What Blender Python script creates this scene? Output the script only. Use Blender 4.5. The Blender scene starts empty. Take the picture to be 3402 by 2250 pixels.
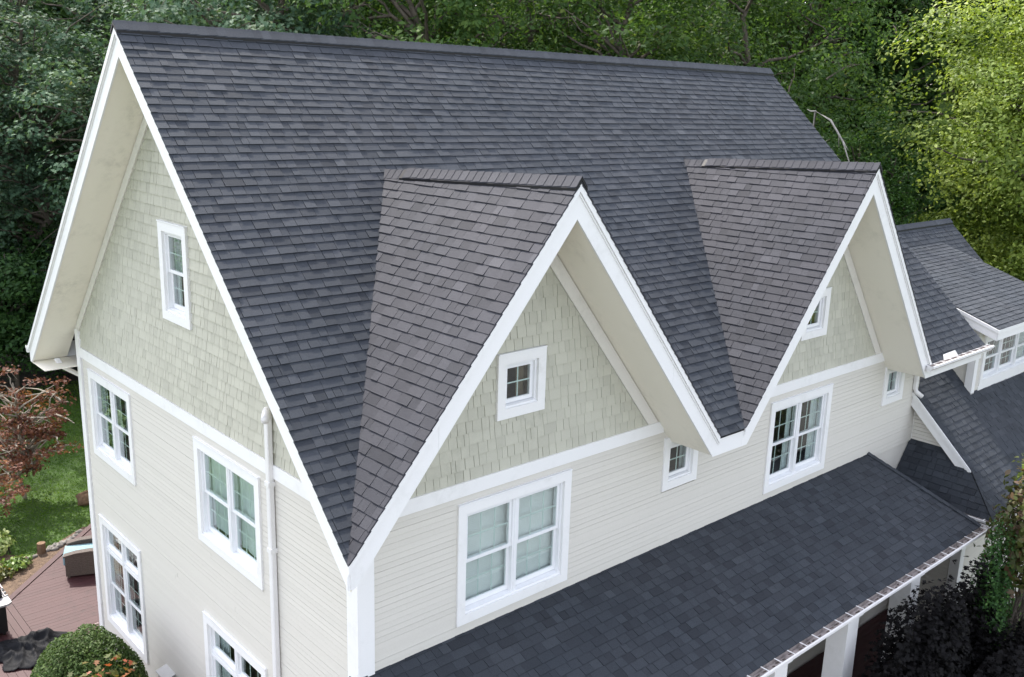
import bpy, math, random
import numpy as np
from mathutils import Vector, Matrix
random.seed(7)
RNG = np.random.default_rng(11)
SC = bpy.context.scene
COL = SC.collection

# ------------------------------------------------------------------ camera
YAW, PITCH, ROLL = -0.737264, -0.247355, 0.029470
CAM = Vector((-6.0347, -9.4243, 5.3140))
FPX, PW, PH = 3167.507, 3402.0, 2250.0
FW = Vector((math.cos(PITCH)*math.sin(-YAW), math.cos(PITCH)*math.cos(YAW), math.sin(PITCH)))
RT0 = Vector((math.cos(YAW), math.sin(YAW), 0))
UP0 = RT0.cross(FW)
RT = math.cos(ROLL)*RT0 + math.sin(ROLL)*UP0
UP = -math.sin(ROLL)*RT0 + math.cos(ROLL)*UP0
cam_d = bpy.data.cameras.new('camera')
cam_d.sensor_width = 36.0
cam_d.lens = FPX*36.0/PW
cam_d.clip_start = 0.1
cam_d.clip_end = 2000
cam = bpy.data.objects.new('camera', cam_d)
COL.objects.link(cam)
M = Matrix(((RT.x, UP.x, -FW.x, CAM.x), (RT.y, UP.y, -FW.y, CAM.y), (RT.z, UP.z, -FW.z, CAM.z), (0, 0, 0, 1)))
cam.matrix_world = M
SC.camera = cam
SC.render.resolution_x, SC.render.resolution_y = 1024, 677

# ------------------------------------------------------------------ sky, sun, exposure
SUN = Vector((0.05, 0.615, 0.787)).normalized()       # direction towards the sun
world = bpy.data.worlds.new('World')
SC.world = world
world.use_nodes = True
wn = world.node_tree
wn.nodes.clear()
sky = wn.nodes.new('ShaderNodeTexSky')
sky.sky_type = 'NISHITA'
sky.sun_disc = False
sky.sun_elevation = math.asin(SUN.z)
sky.sun_rotation = math.atan2(SUN.x, SUN.y)
sky.altitude = 0
sky.air_density = 1.0
sky.dust_density = 2.0
sky.ozone_density = 1.0
bg = wn.nodes.new('ShaderNodeBackground')
bg.inputs['Strength'].default_value = 0.15
wo = wn.nodes.new('ShaderNodeOutputWorld')
hs = wn.nodes.new('ShaderNodeHueSaturation')        # hazy, pale sky
hs.inputs['Saturation'].default_value = 0.42
wn.links.new(sky.outputs[0], hs.inputs['Color'])
tn = wn.nodes.new('ShaderNodeMix'); tn.data_type = 'RGBA'; tn.blend_type = 'MULTIPLY'
tn.inputs[0].default_value = 1.0; tn.inputs[7].default_value = (1.02, 0.985, 1.0, 1)
wn.links.new(hs.outputs[0], tn.inputs[6])
wn.links.new(tn.outputs[2], bg.inputs[0])
wn.links.new(bg.outputs[0], wo.inputs[0])
sun_d = bpy.data.lights.new('sun', 'SUN')
sun_d.energy = 2.0
sun_d.angle = math.radians(0.8)
sun_d.color = (1.0, 0.95, 0.86)
sun = bpy.data.objects.new('sun', sun_d)
sun.rotation_euler = (-SUN).to_track_quat('-Z', 'Y').to_euler()
sun.location = (0, 20, 40)
COL.objects.link(sun)
SC.view_settings.view_transform = 'Standard'
SC.view_settings.look = 'None'
SC.view_settings.exposure = 1.96
SC.view_settings.gamma = 1.0
SC.view_settings.use_curve_mapping = False

# ------------------------------------------------------------------ constants of the place
ZG = -7.3          # ground
ZD = -6.75         # deck
DEP = 10.25        # depth of the house
YR = DEP/2         # main ridge
OX, OY = 0.70, 0.92
ZRIDGE = YR+1.03   # main roof plane z = y + 1.03

# ------------------------------------------------------------------ materials
def nodes(name):
    m = bpy.data.materials.new(name)
    m.use_nodes = True
    nt = m.node_tree
    b = nt.nodes['Principled BSDF']
    return m, nt, b
def N(nt, t, **kw):
    n = nt.nodes.new(t)
    for k, v in kw.items():
        if k in n.inputs.keys() if isinstance(k, str) else False:
            n.inputs[k].default_value = v
        else:
            setattr(n, k, v)
    return n
def noise(nt, scale, detail=4, rough=0.55, vec=None, coord='Object'):
    n = nt.nodes.new('ShaderNodeTexNoise')
    n.inputs['Scale'].default_value = scale
    n.inputs['Detail'].default_value = detail
    n.inputs['Roughness'].default_value = rough
    if vec is None:
        tc = nt.nodes.new('ShaderNodeTexCoord')
        vec = tc.outputs[coord]
    nt.links.new(vec, n.inputs['Vector'])
    return n
def ramp(nt, src, stops):
    r = nt.nodes.new('ShaderNodeValToRGB')
    el = r.color_ramp.elements
    while len(el) < len(stops): el.new(0.5)
    for e, (p, c) in zip(el, stops):
        e.position = p
        e.color = (c[0], c[1], c[2], 1)
    nt.links.new(src, r.inputs[0])
    return r
def mixc(nt, fac, a, b, mode='MIX'):
    n = nt.nodes.new('ShaderNodeMix')
    n.data_type = 'RGBA'
    n.blend_type = mode
    for s, v in ((0, fac), (6, a), (7, b)):
        if isinstance(v, (int, float)): n.inputs[s].default_value = v
        elif isinstance(v, tuple): n.inputs[s].default_value = (v[0], v[1], v[2], 1)
        else: nt.links.new(v, n.inputs[s])
    return n.outputs[2]
def bump(nt, b, src, strength, dist):
    n = nt.nodes.new('ShaderNodeBump')
    n.inputs['Strength'].default_value = strength
    n.inputs['Distance'].default_value = dist
    nt.links.new(src, n.inputs['Height'])
    nt.links.new(n.outputs[0], b.inputs['Normal'])
def attr(nt, name='tone'):
    a = nt.nodes.new('ShaderNodeAttribute')
    a.attribute_name = name
    return a.outputs['Fac']

MATS = {}
def mat_plain(key, col, rough=0.6, spread=0.10, scale=3.0, spec=0.3, metallic=0.0, bmp=0.0):
    m, nt, b = nodes(key)
    n1 = noise(nt, scale, 5)
    n2 = noise(nt, scale*14, 3)
    c1 = tuple(c*(1-spread) for c in col)
    c2 = tuple(min(1, c*(1+spread)) for c in col)
    r = ramp(nt, n1.outputs[0], [(0.3, c1), (0.7, c2)])
    c = mixc(nt, 0.25, r.outputs[0], n2.outputs[0], 'SOFT_LIGHT')
    nt.links.new(c, b.inputs['Base Color'])
    b.inputs['Roughness'].default_value = rough
    b.inputs['Metallic'].default_value = metallic
    b.inputs['Specular IOR Level'].default_value = spec
    if bmp: bump(nt, b, n2.outputs[0], bmp, 0.01)
    MATS[key] = m
    return m
def mat_shingle(key, cols, grain=260.0):
    m, nt, b = nodes(key)
    r = ramp(nt, attr(nt), cols)
    r.color_ramp.interpolation = 'LINEAR'
    g = noise(nt, grain, 2, 0.8)
    g2 = noise(nt, 0.7, 3)
    g3 = noise(nt, 46.0, 3, 0.7)
    c = mixc(nt, 0.75, r.outputs[0], g.outputs[0], 'OVERLAY')
    rr = ramp(nt, g2.outputs[0], [(0.3, (0.88, 0.92, 0.95)), (0.7, (1.08, 1.06, 1.05))])
    c = mixc(nt, 1.0, c, rr.outputs[0], 'MULTIPLY')
    c = mixc(nt, 0.35, c, g3.outputs[0], 'OVERLAY')
    nt.links.new(c, b.inputs['Base Color'])
    b.inputs['Roughness'].default_value = 0.82
    b.inputs['Specular IOR Level'].default_value = 0.35
    bump(nt, b, g.outputs[0], 0.5, 0.004)
    MATS[key] = m
def mat_stained(key, col, stain, amount=0.5, rough=0.65, tone=False, streak=1.0):
    "painted timber with mildew stains that have a shape of their own"
    m, nt, b = nodes(key)
    tc = nt.nodes.new('ShaderNodeTexCoord')
    mp = nt.nodes.new('ShaderNodeMapping')
    mp.inputs['Scale'].default_value = (1, 1, streak)
    nt.links.new(tc.outputs['Object'], mp.inputs[0])
    n1 = noise(nt, 1.1, 6, 0.62, mp.outputs[0])
    n2 = noise(nt, 7.0, 5, 0.7, mp.outputs[0])
    n3 = noise(nt, 60.0, 3, 0.6)
    mul = nt.nodes.new('ShaderNodeMath'); mul.operation = 'MULTIPLY'
    a = ramp(nt, n1.outputs[0], [(0.50, (0, 0, 0)), (0.72, (1, 1, 1))])
    c_ = ramp(nt, n2.outputs[0], [(0.42, (0, 0, 0)), (0.68, (1, 1, 1))])
    nt.links.new(a.outputs[0], mul.inputs[0]); nt.links.new(c_.outputs[0], mul.inputs[1])
    mm = nt.nodes.new('ShaderNodeMath'); mm.operation = 'MULTIPLY'; mm.inputs[1].default_value = amount
    nt.links.new(mul.outputs[0], mm.inputs[0])
    base = col
    if tone:
        rr = ramp(nt, attr(nt), [(0.0, tuple(c*0.90 for c in col)), (0.5, col), (1.0, tuple(min(1, c*1.06) for c in col))])
        base = rr.outputs[0]
    c = mixc(nt, mm.outputs[0], base, stain)
    c = mixc(nt, 0.18, c, n3.outputs[0], 'SOFT_LIGHT')
    nt.links.new(c, b.inputs['Base Color'])
    b.inputs['Roughness'].default_value = rough
    b.inputs['Specular IOR Level'].default_value = 0.3
    bump(nt, b, n3.outputs[0], 0.12, 0.006)
    MATS[key] = m
def mat_leaf(key, cols, transl=0.35, rough=0.45, spec=0.4):
    m, nt, b = nodes(key)
    oi = nt.nodes.new('ShaderNodeObjectInfo')
    r = ramp(nt, attr(nt), cols)
    hs = nt.nodes.new('ShaderNodeHueSaturation')
    mr = nt.nodes.new('ShaderNodeMapRange')
    mr.inputs[3].default_value = 0.8; mr.inputs[4].default_value = 1.2
    nt.links.new(oi.outputs['Random'], mr.inputs[0])
    nt.links.new(mr.outputs[0], hs.inputs['Value'])
    nt.links.new(r.outputs[0], hs.inputs['Color'])
    b.inputs['Roughness'].default_value = rough
    b.inputs['Specular IOR Level'].default_value = spec
    nt.links.new(hs.outputs[0], b.inputs['Base Color'])
    t = nt.nodes.new('ShaderNodeBsdfTranslucent')
    tint = mixc(nt, 1.0, hs.outputs[0], (1.35, 1.35, 0.7), 'MULTIPLY')
    nt.links.new(tint, t.inputs[0])
    mx = nt.nodes.new('ShaderNodeMixShader')
    mx.inputs[0].default_value = transl
    nt.links.new(b.outputs[0], mx.inputs[1]); nt.links.new(t.outputs[0], mx.inputs[2])
    out = nt.nodes['Material Output']
    nt.links.new(mx.outputs[0], out.inputs[0])
    MATS[key] = m
def mat_glass(key):
    m = bpy.data.materials.new(key); m.use_nodes = True
    nt = m.node_tree; nt.nodes.clear()
    tr = nt.nodes.new('ShaderNodeBsdfTransparent'); tr.inputs[0].default_value = (0.925, 0.96, 0.955, 1)
    gl = nt.nodes.new('ShaderNodeBsdfGlossy'); gl.inputs['Roughness'].default_value = 0.015
    gl.inputs[0].default_value = (0.95, 0.97, 0.97, 1)
    lw = nt.nodes.new('ShaderNodeLayerWeight'); lw.inputs[0].default_value = 0.5
    fr = nt.nodes.new('ShaderNodeMath'); fr.operation = 'POWER'; fr.inputs[1].default_value = 4.0
    nt.links.new(lw.outputs['Facing'], fr.inputs[0])
    n = noise(nt, 1.6, 2)
    bp = nt.nodes.new('ShaderNodeBump'); bp.inputs['Strength'].default_value = 0.06; bp.inputs['Distance'].default_value = 0.02
    nt.links.new(n.outputs[0], bp.inputs['Height']); nt.links.new(bp.outputs[0], gl.inputs['Normal'])
    ad = nt.nodes.new('ShaderNodeMath'); ad.operation = 'MULTIPLY_ADD'; ad.inputs[1].default_value = 0.9; ad.inputs[2].default_value = 0.06
    nt.links.new(fr.outputs[0], ad.inputs[0])
    mx = nt.nodes.new('ShaderNodeMixShader')
    nt.links.new(ad.outputs[0], mx.inputs[0]); nt.links.new(tr.outputs[0], mx.inputs[1]); nt.links.new(gl.outputs[0], mx.inputs[2])
    out = nt.nodes.new('ShaderNodeOutputMaterial'); nt.links.new(mx.outputs[0], out.inputs[0])
    MATS[key] = m

mat_shingle('shingle', [(0.0, (0.0225, 0.0265, 0.033)), (0.35, (0.034, 0.0395, 0.048)), (0.7, (0.044, 0.050, 0.0595)), (1.0, (0.058, 0.064, 0.074))])
mat_shingle('shingle_sunwarm', [(0.0, (0.0220, 0.0230, 0.0290)), (0.35, (0.0330, 0.0338, 0.0412)), (0.7, (0.0430, 0.0435, 0.052)), (1.0, (0.057, 0.0575, 0.067))])  # gable-roof shingles: warmth of the grazing sun put into the colour
mat_plain('underlay', (0.012, 0.012, 0.014), 0.9)
mat_stained('white_trim', (0.81, 0.81, 0.80), (0.42, 0.42, 0.38), 0.36, 0.5)
mat_plain('white_vinyl', (0.80, 0.81, 0.82), 0.35, 0.02, spec=0.5)
mat_stained('siding', (0.635, 0.613, 0.556), (0.45, 0.43, 0.35), 0.12, 0.6, tone=True)
mat_stained('wall_shingle', (0.485, 0.480, 0.400), (0.22, 0.22, 0.17), 0.38, 0.75, tone=True, streak=0.6)
mat_stained('soffit', (0.86, 0.825, 0.715), (0.25, 0.25, 0.2), 0.38, 0.7, streak=0.5)
mat_stained('frieze', (0.72, 0.70, 0.65), (0.33, 0.33, 0.29), 0.6, 0.6)
mat_plain('gutter_white', (0.76, 0.75, 0.74), 0.35, 0.04, spec=0.5)
mat_plain('gutter_inside', (0.34, 0.30, 0.28), 0.8, 0.4, 9.0)
mat_plain('gutter_debris', (0.13, 0.11, 0.095), 0.9, 0.5, 30.0, bmp=0.5)
mat_plain('black_vent', (0.008, 0.008, 0.009), 0.5)
mat_glass('glass')
mat_plain('muntin', (0.62, 0.70, 0.66), 0.4, 0.02)
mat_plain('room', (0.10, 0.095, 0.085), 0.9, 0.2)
mat_plain('blind', (0.80, 0.81, 0.79), 0.6, 0.03)
mat_plain('curtain', (0.60, 0.65, 0.645), 0.9, 0.08, 8.0)
mat_plain('curtain_brown', (0.16, 0.12, 0.08), 0.9, 0.2, 8.0)
mat_plain('porch_floor', (0.10, 0.045, 0.042), 0.6, 0.2)
mat_stained('deck_board', (0.050, 0.0185, 0.0205), (0.023, 0.009, 0.0105), 0.8, 0.6, tone=True)
mat_plain('deck_scuff', (0.40, 0.33, 0.32), 0.8, 0.3, 20)
mat_plain('wicker', (0.075, 0.058, 0.050), 0.55, 0.35, 40.0, bmp=0.6)
mat_plain('teal_cushion', (0.20, 0.31, 0.34), 0.9, 0.08, 12.0)
mat_plain('grill_black', (0.010, 0.010, 0.011), 0.35, spec=0.5)
mat_plain('stainless', (0.30, 0.30, 0.31), 0.55, 0.05, metallic=0.4)
mat_plain('red_knob', (0.35, 0.01, 0.02), 0.3)
mat_plain('cover_fabric', (0.0065, 0.007, 0.009), 0.75, 0.3, 30.0, spec=0.2, bmp=0.2)
mat_plain('meter_grey', (0.42, 0.43, 0.43), 0.5, 0.05)
mat_plain('stone', (0.22, 0.205, 0.185), 0.85, 0.35, 6.0, bmp=0.4)
mat_plain('wood_post', (0.16, 0.10, 0.06), 0.85, 0.3, 9.0, bmp=0.4)
mat_plain('bark', (0.11, 0.092, 0.075), 0.9, 0.4, 8.0, bmp=0.8)
mat_plain('bark_pale', (0.30, 0.27, 0.22), 0.85, 0.3, 10.0, bmp=0.4)
mat_plain('bark_dead', (0.34, 0.32, 0.29), 0.9, 0.3, 8.0, bmp=0.4)

# ------------------------------------------------------------------ mesh helpers
def V(*a): return np.array(a, float)
class MB:
    def __init__(s): s.v = []; s.f = []; s.t = []
    def poly(s, pts, tone=0.5):
        i = len(s.v)
        s.v += [tuple(p) for p in pts]
        s.f.append(tuple(range(i, i+len(pts)))); s.t += [tone]*len(pts)
    def prism(s, pts, ext, tone=0.5, caps=True):
        "closed prism: polygon pts swept by vector ext"
        n = len(pts); i = len(s.v)
        pts = [np.asarray(p, float) for p in pts]; ext = np.asarray(ext, float)
        nrm = np.zeros(3)
        for k in range(1, n-1): nrm += np.cross(pts[k]-pts[0], pts[k+1]-pts[0])
        if np.dot(nrm, ext) > 0: pts = pts[::-1]
        s.v += [tuple(p) for p in pts] + [tuple(p+ext) for p in pts]
        s.f.append(tuple(range(i, i+n)))
        s.f.append(tuple(range(i+2*n-1, i+n-1, -1)))
        for k in range(n):
            k2 = (k+1) % n
            s.f.append((i+k2, i+k, i+n+k, i+n+k2))
        s.t += [tone]*(2*n)
    def box(s, x0, x1, y0, y1, z0, z1, tone=0.5):
        s.prism([(x0, y0, z0), (x1, y0, z0), (x1, y1, z0), (x0, y1, z0)], (0, 0, z1-z0), tone)
    def tube(s, pts, rad, n=6, tone=0.5, cap=True):
        pts = [np.asarray(p, float) for p in pts]
        if not hasattr(rad, '__len__'): rad = [rad]*len(pts)
        base = len(s.v); prev = None
        for k, p in enumerate(pts):
            d = pts[min(k+1, len(pts)-1)]-pts[max(k-1, 0)]
            d = d/(np.linalg.norm(d)+1e-9)
            if prev is None:
                a = np.cross(d, (0.3, 0.5, 0.81)); 
            else: a = prev-d*np.dot(prev, d)
            a = a/(np.linalg.norm(a)+1e-9); b = np.cross(d, a); prev = a
            for j in range(n):
                th = 2*math.pi*j/n
                s.v.append(tuple(p+rad[k]*(math.cos(th)*a+math.sin(th)*b))); s.t.append(tone)
        for k in range(len(pts)-1):
            for j in range(n):
                j2 = (j+1) % n
                s.f.append((base+k*n+j, base+k*n+j2, base+(k+1)*n+j2, base+(k+1)*n+j))
        if cap:
            s.f.append(tuple(base+j for j in range(n-1, -1, -1)))
            e = base+(len(pts)-1)*n
            s.f.append(tuple(e+j for j in range(n)))
    def mesh(s, name):
        me = bpy.data.meshes.new(name)
        me.from_pydata(s.v, [], s.f)
        a = me.attributes.new('tone', 'FLOAT', 'POINT')
        a.data.foreach_set('value', s.t)
        me.update()
        return me
    def build(s, name, mat, parent=None, smooth=False):
        me = s.mesh(name)
        me.materials.append(MATS[mat])
        if smooth:
            for p in me.polygons: p.use_smooth = True
        return link(name, me, parent)
def link(name, me, parent=None, loc=None):
    o = bpy.data.objects.new(name, me)
    COL.objects.link(o)
    if parent is not None:
        o.parent = parent
        r = parent
        while r.parent is not None: r = r.parent
        if r is parent and r.type == 'EMPTY':
            o.matrix_parent_inverse = Matrix.Translation(-Vector(r.location))
    if loc is not None: o.location = loc
    return o
def empty(name, loc, label, cat, group=None):
    o = bpy.data.objects.new(name, None)
    o.empty_display_size = 0.3
    COL.objects.link(o); o.location = loc
    tag(o, label, cat, group)
    return o
def tag(o, label=None, cat=None, group=None, kind=None):
    if label: o['label'] = label
    if cat: o['category'] = cat
    if group: o['group'] = group
    if kind: o['kind'] = kind
    return o
def project(p):
    q = Vector(p)-CAM
    d = q.dot(FW)
    return PW/2+FPX*q.dot(RT)/d, PH/2-FPX*q.dot(UP)/d
def proj_area(pts):
    q = [project(p) for p in pts]
    if any(a < -30 or a > PW+30 or b < -30 or b > PH+30 for a, b in q): return 0.0
    return abs(sum(q[i][0]*q[(i+1) % len(q)][1]-q[(i+1) % len(q)][0]*q[i][1] for i in range(len(q))))/2

# 2-D convex clipping
def clip_half(P, a, b, c):
    "keep a*x+b*y<=c"
    out = []
    n = len(P)
    for i in range(n):
        p, q = P[i], P[(i+1) % n]
        dp, dq = a*p[0]+b*p[1]-c, a*q[0]+b*q[1]-c
        if dp <= 1e-9: out.append(p)
        if (dp < -1e-9 and dq > 1e-9) or (dp > 1e-9 and dq < -1e-9):
            t = dp/(dp-dq)
            out.append((p[0]+t*(q[0]-p[0]), p[1]+t*(q[1]-p[1])))
    return out
def area2(P): return sum(P[i][0]*P[(i+1) % len(P)][1]-P[(i+1) % len(P)][0]*P[i][1] for i in range(len(P)))/2
def clip_convex(P, R):
    if area2(R) < 0: R = R[::-1]
    for i in range(len(R)):
        p, q = R[i], R[(i+1) % len(R)]
        dx, dy = q[0]-p[0], q[1]-p[1]
        P = clip_half(P, dy, -dx, dy*p[0]-dx*p[1])
        if len(P) < 3: return []
    return P if abs(area2(P)) > 2e-5 else []
def sub_rect(P, r):
    "P minus the rectangle (x0,x1,y0,y1): list of convex pieces"
    x0, x1, y0, y1 = r
    xs = [p[0] for p in P]; ys = [p[1] for p in P]
    if max(xs) <= x0 or min(xs) >= x1 or max(ys) <= y0 or min(ys) >= y1: return [P]
    out = []
    A = clip_half(P, 1, 0, x0); out.append(A)
    A = clip_half(P, -1, 0, -x1); out.append(A)
    Mid = clip_half(clip_half(P, -1, 0, -x0), 1, 0, x1) if True else P
    if len(Mid) >= 3:
        out.append(clip_half(Mid, 0, 1, y0)); out.append(clip_half(Mid, 0, -1, -y1))
    return [p for p in out if len(p) >= 3 and abs(area2(p)) > 2e-5]

# ------------------------------------------------------------------ the setting: ground
def ground_mats():
    m, nt, b = nodes('lawn_mat')
    n1 = noise(nt, 0.35, 5); n2 = noise(nt, 22.0, 4, 0.7); n3 = noise(nt, 2.6, 4)
    r = ramp(nt, n1.outputs[0], [(0.3, (0.034, 0.080, 0.011)), (0.55, (0.058, 0.115, 0.014)), (0.75, (0.085, 0.13, 0.020))])
    c = mixc(nt, 0.6, r.outputs[0], n2.outputs[0], 'OVERLAY')
    c = mixc(nt, 0.3, c, n3.outputs[0], 'OVERLAY')
    nt.links.new(c, b.inputs['Base Color']); b.inputs['Roughness'].default_value = 0.85
    bump(nt, b, n2.outputs[0], 0.8, 0.05); MATS['lawn'] = m
    m, nt, b = nodes('forest_floor_mat')
    n1 = noise(nt, 0.8, 6, 0.7)
    r = ramp(nt, n1.outputs[0], [(0.35, (0.012, 0.011, 0.007)), (0.6, (0.022, 0.024, 0.010)), (0.8, (0.035, 0.045, 0.014))])
    nt.links.new(r.outputs[0], b.inputs['Base Color']); b.inputs['Roughness'].default_value = 0.95
    bump(nt, b, n1.outputs[0], 0.8, 0.2); MATS['forest_floor'] = m
    m, nt, b = nodes('mulch_mat')
    n1 = noise(nt, 9.0, 6, 0.75); n2 = noise(nt, 60, 3, 0.7)
    r = ramp(nt, n1.outputs[0], [(0.3, (0.050, 0.032, 0.022)), (0.55, (0.13, 0.085, 0.055)), (0.75, (0.22, 0.16, 0.10))])
    c = mixc(nt, 0.5, r.outputs[0], n2.outputs[0], 'OVERLAY')
    nt.links.new(c, b.inputs['Base Color']); b.inputs['Roughness'].default_value = 0.95
    bump(nt, b, n1.outputs[0], 0.9, 0.05); MATS['mulch'] = m
ground_mats()
def sheet(name, pts, mat, z):
    b = MB(); b.poly([(x, y, z) for x, y in pts])
    return tag(b.build(name, mat), kind='structure')
sheet('lawn', [(-900, -900), (900, -900), (900, 900), (-900, 900)], 'lawn', ZG)
sheet('forest_floor', [(-400, 33), (3.0, 32.0), (9, 29.5), (14, 26), (30, 21.5), (33, 14), (60, 8), (400, 8), (400, 400), (-400, 400)], 'forest_floor', ZG+0.006)

mat_plain('bounce_grey', (0.11, 0.108, 0.106), 0.9, 0.25, 14.0, bmp=0.5)  # grey of the unseen ground added below
sheet('foundation_bed', [(-3.6, -6.5), (16, -6.5), (16, 0.5), (0.5, 0.5), (0.5, 9.5), (-3.6, 9.5)], 'mulch', ZG+0.006)
sheet('bounce_ground', [(-45, -60), (60, -60), (60, -6.5), (-3.6, -6.5), (-3.6, 9.5), (-45, 9.5)], 'bounce_grey', ZG+0.005)  # unseen grey ground, added to keep lawn green out of the bounce light
# ------------------------------------------------------------------ HOUSE
house = empty('house', (8.0, 5.0, ZG), 'cream and sage two-storey house with dark shingled gables and white trim', 'house')

class Frame:
    "wall plane: local (s, z, d) with s to the right seen from outside, d outwards"
    def __init__(f, o, ax, n): f.o = V(*o); f.ax = V(*ax); f.n = V(*n)
    def p(f, s, z, d=0.0): return f.o+f.ax*s+V(0, 0, z)+f.n*d
    def boxf(f, mb, s0, s1, z0, z1, d0, d1, tone=0.5):
        mb.prism([f.p(s0, z0, d0), f.p(s1, z0, d0), f.p(s1, z1, d0), f.p(s0, z1, d0)], f.n*(d1-d0), tone)
FR = Frame((0, 0, 0), (1, 0, 0), (0, -1, 0))            # front wall y=0
LF = Frame((0, DEP, 0), (0, -1, 0), (-1, 0, 0))          # left wall x=0, s = DEP-y
DF = Frame((0, -0.40, 0), (1, 0, 0), (0, -1, 0))         # dormer wall
WW = Frame((15.33, 0, 0), (0, -1, 0), (-1, 0, 0))        # wing, west wall: s = -y
WF = Frame((0, -1.50, 0), (1, 0, 0), (0, -1, 0))         # wing, front wall

# --- windows (measured outer casing rectangles), CW = casing width
CW = 0.145
WIN = []   # frame, s0,s1,z0,z1, kind, inside
WIN.append((FR, 1.587, 3.786, -1.967, -0.132, 'twin', 'blind'))
WIN.append((FR, 9.145, 11.336, -1.969, -0.145, 'twin', 'dark'))
WIN.append((FR, 6.009, 6.942, -1.085, -0.150, 'small', 'dark'))
WIN.append((FR, 13.573, 14.491, -1.062, -0.150, 'small', 'curtain'))
WIN.append((FR, 2.244, 3.149, 0.968, 1.902, 'small', 'brown'))
WIN.append((FR, 9.93, 10.835, 0.968, 1.902, 'small', 'brown'))
WIN.append((LF, DEP-5.695, DEP-4.643, 1.649, 3.247, 'single', 'side'))
WIN.append((LF, DEP-9.698, DEP-7.526, -1.930, -0.160, 'twin', 'dark'))
WIN.append((LF, DEP-4.771, DEP-2.553, -1.946, -0.156, 'twin', 'curtain'))
WIN.append((LF, DEP-9.731, DEP-7.559, -5.72, -3.304, 'tall', 'dark'))
WIN.append((LF, DEP-4.771, DEP-2.561, -5.72, -3.300, 'tall', 'side'))
WIN.append((DF, 17.72, 21.10, -1.27, 0.02, 'triple', 'side'))
WIN.append((FR, 4.0, 6.2, -6.1, -3.75, 'twin', 'side'))
WIN.append((FR, 9.6, 11.8, -6.1, -3.75, 'twin', 'side'))

def openings(fr): return [(w[1]+CW-0.02, w[2]-CW+0.02, w[3]+CW-0.02, w[4]-CW+0.02) for w in WIN if w[0] is fr]
def outers(fr, g=0.012): return [(w[1]+g, w[2]-g, w[3]+g, w[4]-g) for w in WIN if w[0] is fr]

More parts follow.
